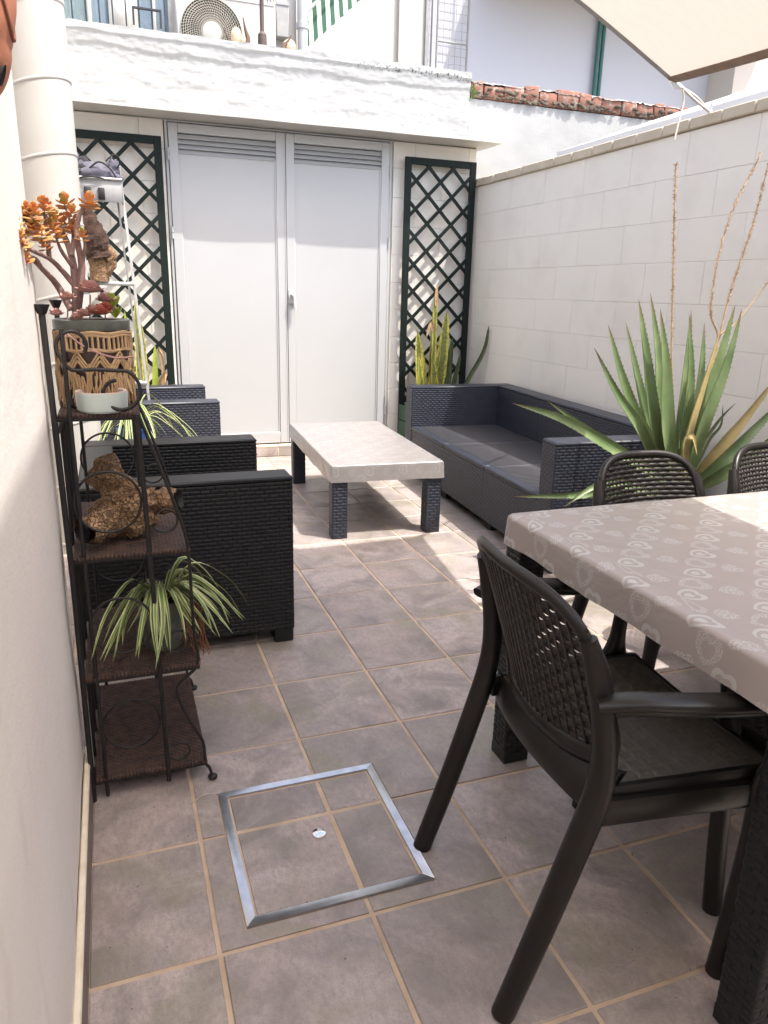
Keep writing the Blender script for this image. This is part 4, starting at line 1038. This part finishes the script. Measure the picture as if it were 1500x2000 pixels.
# spider plant on the third tier
def spider(name, label, c, zp, rp, hp, n, L, pot_mat, seed, bias=None, up_=.6):
    rnd = random.Random(seed); t = thing(name, label, 'plant', (c[0], c[1], zp))
    MB().lathe([(0, 0), (rp*.78, 0), (rp*.98, hp*.92), (rp*1.04, hp*.92), (rp*1.04, hp), (rp*.93, hp), (rp*.9, hp*.88), (0, hp*.9)], (0,0,.001), 28).build('pot', pot_mat, t)
    MB().lathe([(rp*.91, hp*.89), (0, hp*.93)], (0,0,.002), 20).build('soil', 'soil', t)
    for k in range(n):
        a = 2*PI*k/n*3.02+rnd.gauss(0, .25); l_ = L*rnd.uniform(.55, 1.15); e = rnd.uniform(.35, 1.0)*up_; dv = Vector((math.cos(a), math.sin(a), 0))
        if bias and dv.dot(Vector(bias)) < -.35: l_ *= .5
        b0 = Vector((c[0], c[1], zp+hp*.92))+dv*rp*.25
        p1 = b0+dv*l_*.30+Vector((0,0,l_*(.42*e+.12))); p2 = b0+dv*l_*.68+Vector((0,0,l_*(.40*e-.10))); p3 = b0+dv*l_*.95+Vector((rnd.gauss(0,.01), rnd.gauss(0,.01), -l_*(.38-.25*e)))
        blade([b0, p1, p2, p3], rnd.uniform(.0045, .0082), .35, (0,0,1), 14, mat='spider_leaf', parent=t, twist=rnd.gauss(0,.5), prof=lambda s: (.55+.45*min(1, s*3))*(1-s**2.5)**.8)
    return t
s1 = spider('spider_plant', 'variegated spider plant in a dark pot on third shelf tier', (-.040, .690), .350, .060, .135, 96, .215, 'pot_green', 5, (.6,-.6,0))
b = MB()
for k in range(26):
    p = Vector((.012+random.gauss(0,.012), .66+random.gauss(0,.02), .48)); b.sweep(bez([p, p+Vector((.02+random.gauss(0,.008), -.005, -.01)), p+Vector((.030+random.gauss(0,.012), random.gauss(0,.012), -.07)), p+Vector((.036+random.gauss(0,.014), random.gauss(0,.02), -.13-random.random()*.03))], 8), .0011, 4)
b.xf(Matrix.Translation(-s1.location)).build('dry_roots', 'root', s1)
s2 = spider('spider_plant', 'pale green spider plant in blue pot between the two armchairs', (-.045, 2.74), .40, .075, .17, 40, .34, 'blue_pot', 11, (.8,-.2,0), .75)
ps = thing('plant_stand', 'low wooden stand carrying the blue spider plant pot', 'plant stand', (-.045, 2.74, 0))
MB().lathe([(0, .378), (.10, .378), (.10, .3995), (0, .3995)], n=24).build('top', 'wood', ps)
for k in range(4): a = k*PI/2+.78; MB().sweep([(.085*math.cos(a), .085*math.sin(a), 0), (.07*math.cos(a), .07*math.sin(a), .379)], .011, 8).build('leg', 'wood', ps)
s3 = spider('spider_plant', 'spider plant in clay pot in front of left trellis, behind far armchair', (-.02, 4.06), .0, .10, .42, 30, .36, 'clay_pot', 21, (.7,-.7,0), .8)

# ------------------------------------------------------------------ ladder
ld = thing('step_ladder', 'aluminium step ladder standing behind the white duct', 'ladder', (-.13, 3.85, 0))
def Ld(b, name, mat='aluminium'): return b.xf(Matrix.Translation((.13, -3.85, 0))).build(name, mat, ld, 50)
for (xb, xt) in ((.118, .012), (-.42, -.31)):
    Ld(MB().sweep([(xb, 3.66, .02), (xt, 3.88, 1.94)], (.011, .022), 4, up=(0,1,0)), 'front_stile')
    Ld(MB().sweep([(xb-.02*(1 if xb > 0 else -1), 4.12, .02), (xt-.022*(1 if xb > 0 else -1), 3.93, 1.80)], (.008, .014), 4, up=(0,1,0)), 'rear_stile')
    Ld(MB().box(xb-.018, xb+.018, 3.635, 3.685, 0, .03, .004), 'foot', 'black')
for z in (.40, .69, 1.28):
    s_ = z/1.94; xr = .118-.106*s_; xl = -.42+.11*s_; yy = 3.66+.22*s_
    Ld(MB().box(xl, xr, yy-.055, yy+.035, z-.022, z, .003), 'step')
Ld(MB().box(-.315, .018, 3.76, 3.97, 1.765, 1.785, .003).box(-.315, .018, 3.755, 3.7595, 1.725, 1.845, .001).box(-.315, .018, 3.9705, 3.975, 1.765, 1.845, .001).box(.0185, .023, 3.755, 3.975, 1.725, 1.845, .001), 'top_tray', 'grey_paint')
Ld(MB().sweep([(-.315, 3.752, 1.85), (.022, 3.752, 1.85)], .008, 8), 'tray_rail')
for x in (-.115, -.19): Ld(MB().box(x, x+.036, 3.745, 3.7548, 1.735, 1.80, .002), 'bracket', 'black')
cl = thing('cloth_bundle', 'grey and black cloth bundle tied with cords on ladder top', 'bundle', (-.12, 3.85, 1.785))
MB().ball((-.02, -.02, .085), (.155, .085, .075), 28, 18, lambda d: 1+.30*noise.fractal(d*2.6, .9, 2, 4)).build('grey_cloth', 'cloth_grey', cl, 70, fixn=False)
MB().ball((-.10, -.01, .11), (.10, .08, .075), 24, 16, lambda d: 1+.35*noise.fractal(d*3.1+Vector((4,0,0)), .9, 2, 4)).build('black_cloth', 'cloth_black', cl, 70, fixn=False)
MB().ball((.10, -.02, .13), (.035, .03, .05), 16, 12, lambda d: 1+.5*noise.fractal(d*4+Vector((0,7,0)), .8, 2, 3)).build('tied_end', 'cloth_grey', cl, 70, fixn=False)
b = MB(); b.sweep(bez([(-.05,-.09,.10),(.02,-.11,.15),(.08,-.10,.12),(.12,-.07,.06),(.14,-.06,.03)], 20), .005, 6).sweep(bez([(.06,-.09,.16),(.11,-.08,.20),(.14,-.05,.17),(.12,-.04,.13)], 16), .0045, 6).sweep(bez([(-.14,-.10,.05),(-.02,-.115,.07),(.12,-.08,.05)], 12), .004, 6)
b.build('cord', 'cloth_black', cl)
lg = thing('bark_log', 'shaggy brown palm bark log resting on the ladder step', 'log', (-.145, 3.76, 1.281))
b = MB(); rough(b, [(0,0,.0), (.0,.0,.10), (-.012,0,.17)], [.052, .055, .055], 26, .10, 40, hollow=False); b.build('lower_wood', 'cork', lg, 60, fixn=False)
b = MB(); rough(b, [(0.0,0,.13), (-.02,0,.25), (-.06,0,.40)], [.078, .080, .045], 26, .22, 34, hollow=False); b.build('dark_fibre', 'bark_dark', lg, 60, fixn=False)
b = MB(); rough(b, [(.045,-.01,.03), (.068,-.01,.13), (.03,-.01,.24)], [.020, .042, .018], 20, .35, 30, hollow=False); b.build('burl', 'cork', lg, 60, fixn=False)

# terracotta face on the left wall
tc = thing('terracotta_face', 'round terracotta face ornament hung on the left wall', 'ornament', (LX+.006, .085, 1.628))
fc = Vector((0, 0, 0))
def face(d):
    k = 1.0
    for (y, z, s_, a) in ((-.35, .30, .20, .06), (.35, .30, .20, .06), (0, .0, .22, .14)): k += a*math.exp(-((d.y-y)**2+(d.z-z)**2)/s_**2)
    k -= .05*math.exp(-((d.z+.42+.35*d.y*d.y)/.07)**2)*(abs(d.y) < .6)
    return k
MB().ball((0, 0, 0), (.046, .105, .125), 48, 32, face).build('head', 'terracotta', tc, 70)
def fs(y, z, o=0.0):
    d = Vector((math.sqrt(max(.02, 1-(y/.105)**2-(z/.125)**2)), y/.105, z/.125)); k = face(d); return Vector((d.x*.046, d.y*.105, d.z*.125))*k*(1+o)
for ey in (-.052, .045):
    for r in (.020, .011):
        MB().sweep([fs(ey+r*1.2*math.cos(a), .034+r*math.sin(a), .005) for a in [2*PI*k/24 for k in range(24)]], .0026, 6, closed=True).build('eyelid', 'terracotta', tc)
b = MB(); b.sweep([fs(y, -.046+.35*y*y*30-.02*0, .0) for y in [-.075+.15*i/24 for i in range(25)]], .0034, 6)
b.build('lips', 'terracotta_dark', tc)
MB().lathe([(.014, 0), (.010, -.006), (0, -.008)], (0,0,0), 16).xf(Matrix.Translation((.030, -.045, -.102)) @ Matrix.Rotation(1.9, 4, 'Y')).build('hollow', 'black', tc)

# ================================================================== agave by the sofa
ay = 1.22
ag = thing('agave_plant', 'big green agave with dry flower stalks in a pot by the sofa', 'plant', (2.16, ay, 0))
MB().lathe([(0, 0), (.13, 0), (.175, .34), (.19, .345), (.19, .385), (.165, .385), (.16, .345), (0, .345)], n=36).build('pot', 'clay_pot', ag)
MB().lathe([(.16, .350), (0, .362)], n=24).build('soil', 'soil', ag)
def al(P, wd, mat='agave_leaf', up=(0,-1,.25), th=.010, name='leaf', fold=.45, tw=0):
    pts = [at(x, y, ay+d) for x, y, d in P]; blade(pts, wd*1.15, fold, up, 18, mat=mat, parent=ag, thick=th, name=name, prof=lambda s: (.62+.38*math.sin(min(1, s*2.2)*PI/2))*(1-s**1.7)**.85, twist=tw)
base = (1320, 935)
al([(1290,930,0),(1250,840,-.02),(1205,770,-.04),(1160,678,-.05)], .024)
al([(1295,930,0),(1252,840,.04),(1215,740,.06),(1187,632,.08)], .028)
al([(1300,930,0),(1268,840,.10),(1245,740,.14),(1222,628,.18)], .026)
al([(1305,930,0),(1290,830,.06),(1285,700,.08),(1270,570,.10)], .030)
al([(1305,930,0),(1278,830,-.04),(1262,700,-.02),(1247,582,0)], .030)
al([(1318,935,0),(1302,840,-.06),(1300,720,-.06),(1289,600,-.06)], .034, fold=.35)
al([(1325,930,0),(1328,840,.06),(1340,720,.10),(1350,603,.12)], .032)
al([(1330,930,0),(1338,840,.02),(1348,730,.03),(1346,612,.05)], .026)
al([(1335,930,0),(1352,840,.10),(1368,730,.16),(1376,628,.20)], .026)
al([(1335,940,0),(1360,840,-.04),(1398,720,-.02),(1437,592,.0)], .040, fold=.35)
al([(1340,940,0),(1372,830,-.07),(1415,720,-.08),(1450,600,-.08)], .030, 'agave_leaf')
al([(1330,940,0),(1345,850,-.10),(1378,740,-.10),(1408,640,-.09)], .016, 'agave_dry')
al([(1300,940,-.02),(1200,878,-.08),(1100,820,-.10),(1000,787,-.12)], .024)
al([(1300,940,.02),(1215,885,.02),(1140,835,.04),(1068,782,.06)], .020)
al([(1290,960,-.04),(1200,962,-.13),(1110,968,-.16),(1000,970,-.20)], .017)
al([(1290,970,-.05),(1215,945,-.15),(1160,950,-.19),(1098,992,-.22)], .017)
al([(1345,945,0),(1400,880,-.05),(1455,815,-.05),(1530,720,-.05)], .030, 'agave_dry')
al([(1350,950,-.02),(1410,900,-.08),(1470,840,-.08),(1545,765,-.09)], .032)
al([(1352,955,-.03),(1410,925,-.12),(1480,880,-.14),(1560,800,-.16)], .028)
al([(1348,930,.08),(1372,870,.14),(1405,820,.18),(1438,786,.2)], .010, 'snake_dark')
al([(1352,930,.10),(1385,860,.2),(1408,830,.22),(1412,790,.24)], .008, 'snake_dark')
al([(1340,930,-.10),(1338,868,-.16),(1352,852,-.17),(1362,890,-.175)], .017, 'agave_dry', name='bent_leaf')
al([(1330,930,-.08),(1338,880,-.13),(1345,850,-.14)], .026)
for P in ([(1322,900,.06),(1312,720,.12),(1315,520,.16),(1320,320,.18)], [(1365,800,.06),(1402,668,.12),(1388,600,.13),(1420,440,.17),(1487,298,.2)], [(1368,800,.02),(1402,668,.06),(1430,560,.08),(1470,440,.1),(1502,316,.12)], [(1372,800,.0),(1400,668,.02),(1440,628,.02),(1505,545,.02)]):
    pts = bez([at(x, y, ay+d) for x, y, d in P], 30); b = MB(); b.sweep(pts, taper(len(pts), .0048, .0022), 6)
    n0 = len(pts)*(.42 if len(P) != 4 or P[-1][1] < 500 else .95)
    for i in range(int(n0), len(pts)-1):
        for k in range(22):
            p = pts[i].lerp(pts[i+1], random.random()); d = Vector((random.gauss(0,1), random.gauss(0,1), random.gauss(.3,.6))).normalized(); b.sweep([p, p+d*random.uniform(.004, .0115)], [.0023, .0012], 4)
    b.xf(Matrix.Translation(-ag.location)).build('flower_stalk', 'dry_stalk', ag)

# ================================================================== beyond the parapet
# left neighbour: facade with window, railing, air conditioner
YF = 6.05
nh = thing('neighbour_house', 'cream house front with curtained window behind the parapet', 'house', (.4, YF, 0))
def N(b, name, mat, par=None): return b.xf(Matrix.Translation((-.4, -YF, 0))).build(name, mat, par or nh, 50)
N(MB().box(-2.2, -.36, YF, YF+.3, 0, 6.2), 'wall', 'pale_wall'); N(MB().box(.60, 1.62, YF, YF+.3, 0, 6.2), 'wall', 'pale_wall'); N(MB().box(-.36, .60, YF, YF+.3, 0, 2.55), 'wall', 'pale_wall'); N(MB().box(-.36, .60, YF, YF+.3, 4.7, 6.2), 'wall', 'pale_wall')
N(MB().box(-.36, .60, YF+.26, YF+.3, 2.55, 4.7), 'room', 'dark_inside')
wn = N(MB().box(-.358, -.30, YF+.05, YF+.11, 2.55, 4.7, .004).box(.545, .598, YF+.05, YF+.11, 2.55, 4.7, .004).box(.075, .30, YF+.05, YF+.11, 2.55, 4.7, .004).box(-.09, -.055, YF+.055, YF+.105, 2.55, 4.7, .003).box(.42, .445, YF+.055, YF+.105, 2.55, 4.7, .003), 'window', 'window_frame')
for xa, xb, mt in ((-.30, -.09, 'curtain_green'), (-.055, .075, 'curtain_blue'), (.30, .42, 'curtain_blue'), (.445, .545, 'curtain_blue')):
    N(MB().grid(lambda x, z: (x, YF+.17+.018*math.sin(x*95)+.008*math.sin(x*37+z), z), [xa-.01+i*(xb-xa+.02)/24 for i in range(25)], [2.55, 3.5, 4.7]), 'curtain', mt, wn)
    N(MB().box(xa, xb, YF+.078, YF+.084, 2.56, 4.7), 'pane', 'glass', wn)
b = MB()
for z in (3.2, 3.75): b.box(.105, .27, YF+.040, YF+.0495, z, z+.42, .004); b.box(.125, .25, YF+.034, YF+.0395, z+.03, z+.39, .003)
N(b, 'carved_panel', 'window_frame', wn)
rl = thing('balcony_rail', 'thin black metal railing before the curtained window', 'railing', (.1, YF-.28, 2.6))
for z in (.86, .12): MB().box(-.50, .50, -.008, .008, z, z+.014, .002).build('rail', 'rail_black', rl)
for k in range(11): MB().box(-.50+k*.098, -.489+k*.098, -.0055, .0055, .12, .859).build('baluster', 'rail_black', rl)
MB().box(-.6, .6, -.05, .3, -.08, .1199).build('slab', 'pale_wall', rl)
MB().box(.14, .36, -.03, -.009, .73, .745, .002).box(.14, .155, -.03, -.009, .62, .73).box(.345, .36, -.03, -.009, .62, .73).build('rail_bracket', 'rail_black', rl)
ac = thing('air_conditioner', 'white outdoor air conditioner unit with round fan grille', 'air conditioner', (.97, YF-.32, 2.93))
b = MB().box(-.40, .40, 0, .30, 0, .62, .012); b.build('casing', 'pale_wall', ac)
gc = (-.125, -.001, .30)
def ringy(r, y, rad, n=48): return [(gc[0]+r*math.cos(a), y, gc[2]+r*math.sin(a)) for a in [2*PI*k/n for k in range(n)]]
MB().lathe([(0, .0), (.243, .0), (.243, .003)], (0,0,0), 40).xf(Matrix.Translation((gc[0], -.003, gc[2])) @ Matrix.Rotation(PI/2, 4, 'X')).build('fan_recess', 'dark_inside', ac)
b = MB()
for k in range(10): b.sweep(ringy(.085+k*.0175, -.022+.0009*k, .002), .0024, 5, up=(0,1,0), closed=True)
for k in range(64): a = 2*PI*k/64; b.sweep([(gc[0]+.07*math.cos(a), -.024, gc[2]+.07*math.sin(a)), (gc[0]+.16*math.cos(a+.25), -.022, gc[2]+.16*math.sin(a+.25)), (gc[0]+.243*math.cos(a+.42), -.006, gc[2]+.243*math.sin(a+.42))], .0020, 4)
o = b.build('fan_grille', 'grille_wire', ac)
MB().lathe([(0, .030), (.05, .029), (.078, .022), (.082, .004)], (0,0,0), 28).xf(Matrix.Translation(gc) @ Matrix.Rotation(PI/2, 4, 'X')).build('hub_cover', 'pale_wall', ac)
for x in (-.3, .25): MB().box(x, x+.04, .0, .32, -.04, -.001).build('bracket', 'grey_paint', ac)
MB().box(-.39, .39, -.0035, -.0005, .548, .552).build('seam', 'grey_paint', ac)
gb = thing('meter_box', 'small dark grey box on the house wall behind the parapet', 'box', (1.475, YF-.11, 3.33)); MB().box(-.055, .055, 0, .108, 0, .25, .006).build('case', 'grey_paint', gb); MB().box(-.058, .058, -.006, -.0005, .235, .258, .002).build('lid', 'grey_paint', gb)
gb.location.y -= .0
dp = thing('downpipe', 'white downpipe beside the striped awning', 'pipe', (1.66, YF-.06, 0)); MB().lathe([(.045, 2.5), (.045, 5.5)], n=16).build('tube', 'white_metal', dp); MB().lathe([(.046, 0), (.052, .004), (.052, .05), (.046, .054)], (0,0,3.42), 16).build('collar', 'white_metal', dp)
tag(MB().sweep([(1.17, 5.3, 2.3), (1.17, 5.3, 3.09), (1.17, 5.3, 3.14), (1.17, 5.3, 3.16), (1.17, 5.3, 4.2)], [.040, .034, .033, .016, .016], 12).build('parasol_pole', 'pole_brown'), 'brown parasol pole rising behind the parapet', 'pole')
pf = thing('closed_parasol', 'tip of a dark folded parasol hanging in at the top edge', 'parasol', (1.245, 5.3, 3.34))
b = MB()
for k in range(9):
    a = 2*PI*k/9; b.add([(.015*math.cos(a), .015*math.sin(a), .5), (.045*math.cos(a), .045*math.sin(a), .12), (.035*math.cos(a), .035*math.sin(a), -.02+.07*random.random()), (.04*math.cos(a+.5), .04*math.sin(a+.5), .10), (.02*math.cos(a+.7), .02*math.sin(a+.7), .5)], [(0,1,2,3,4)])
b.build('fabric', 'pole_brown', pf); MB().sweep([(-.073, 0, .52), (0, 0, .50)], .012, 6).sweep([(0,0,.1),(0,0,.52)], .010, 6).build('arm', 'pole_brown', pf)
for i, (x, lab) in enumerate(((.985, 'larger peach bird ornament with dark upright wing on the parapet'), (1.385, 'smaller round peach bird ornament with slanting dark wing on parapet'))):
    p0 = at((462, 565)[i], (86, 93)[i], 4.74); bo = thing('bird_ornament', lab, 'ornament', (p0.x, 4.74, 2.885), 0, 'bird ornaments on the parapet')
    MB().ball((0, 0, .055 if i == 0 else .042), ((.040, .04, .062), (.048, .04, .046))[i], 16, 12, lambda d: 1+.08*noise.noise(d*2)).build('body', 'ornament_stone', bo)
    if i == 0: MB().ball((.045, -.02, .03), (.026, .025, .030), 12, 8).build('chick', 'ornament_stone', bo)
    pts = [(.065, -.03, .0), (.075, -.03, .05), (.060, -.03, .10), (.045, -.03, .175)] if i == 0 else [(-.055, -.03, .0), (-.045, -.03, .035), (-.02, -.03, .06), (.010, -.03, .105)]
    MB().sweep(bez(pts, 12), [.006]+taper(len(bez(pts, 12))-1, .022, .003), 8).build('wing', 'ornament_dark', bo)
    if i == 0: MB().sweep([(-.085, 0, .10), (-.06, -.01, .04), (-.045, -.01, .0)], [.003, .008, .006], 6).build('beak', 'ornament_dark', bo)
# right neighbour
YB = 8.2
fb = thing('beige_building', 'beige building side wall behind the striped awning', 'building', (2.5, YB, 0)); MB().box(-1.2, .86, 0, .4, 0, 6.5).build('wall', 'beige_wall', fb)
aw = thing('striped_awning', 'green and white striped awning with scalloped slanting edge', 'awning', (2.17, YB-1.7, 3.3))
def awn(u, v):                         # u along the wall, v down; lower edge slants up to the right, scalloped
    zb = .04+u*.70+.012*abs(math.sin(u*PI*9)); z = 1.3+(zb-1.3)*v
    return (-.42+u*.80, -.25*v, z)
MB().grid(awn, [i/72 for i in range(73)], [0, .25, .5, .75, 1], lambda u, v: (u, v)).build('fabric', 'awning', aw)
MB().sweep([(-.42, -.27, .33), (.42, -.27, 1.12)], .014, 8).build('arm', 'window_frame', aw)
wp = thing('white_pillar', 'white wall pillar between beige wall and mesh gate', 'pillar', (3.58, YB-.05, 0)); MB().box(-.225, .10, 0, .4, 0, 6.5).build('pillar', 'pale_wall', wp)
MB().box(.10, .13, -.03, .02, 3, 6.5, .003).build('edge_trim', 'grey_paint', wp)
MB().box(.185, .235, -.03, .02, 3, 6.5, .003).build('edge_trim', 'white_metal', wp)
gt = thing('mesh_gate', 'grey wire mesh gate panel beside the pale wall', 'gate', (4.05, YB-.04, 3.3))
for x in (-.20, .20): MB().sweep([(x, 0, 0), (x, 0, 2.4)], .014, 8).build('frame_tube', 'grey_paint', gt)
for z in (.02, .86, 2.2): MB().sweep([(-.20, 0, z), (.20, 0, z)], .012, 8).build('frame_tube', 'grey_paint', gt)
for k in range(1, 5): MB().sweep([(-.20+k*.08, 0, 0), (-.20+k*.08, 0, 2.4)], .0028, 5).build('wire', 'grey_paint', gt)
for k in range(1, 26): MB().sweep([(-.20, 0, k*.09), (.20, 0, k*.09)], .0028, 5).build('wire', 'grey_paint', gt)
bb = thing('pale_building', 'large plain pale lavender building wall beyond the boundary wall', 'building', (6.4, YB+.1, 0))
MB().box(-2.72, 2.1, 0, .4, 0, 7.5).build('wall', 'sky_white_wall', bb)
MB().box(-2.0, 2.2, -.9, -.001, 4.93, 5.1, .01).build('canopy_slab', 'pale_wall', bb)
gd = thing('green_downpipe', 'dark green downpipe on the pale lavender wall', 'pipe', (6.20, YB+.04, 0))
for x in (-.035, .035): MB().lathe([(.026, 2.5), (.026, 4.92)], (x, 0, 0), 12).build('tube', 'pipe_green', gd)
rb = thing('far_beige_building', 'beige building corner at far right beyond the sheet roof', 'building', (9.6, YB-.4, 0)); MB().box(-1.55, 2, 0, 1, 0, 4.62).build('wall', 'beige_wall', rb)
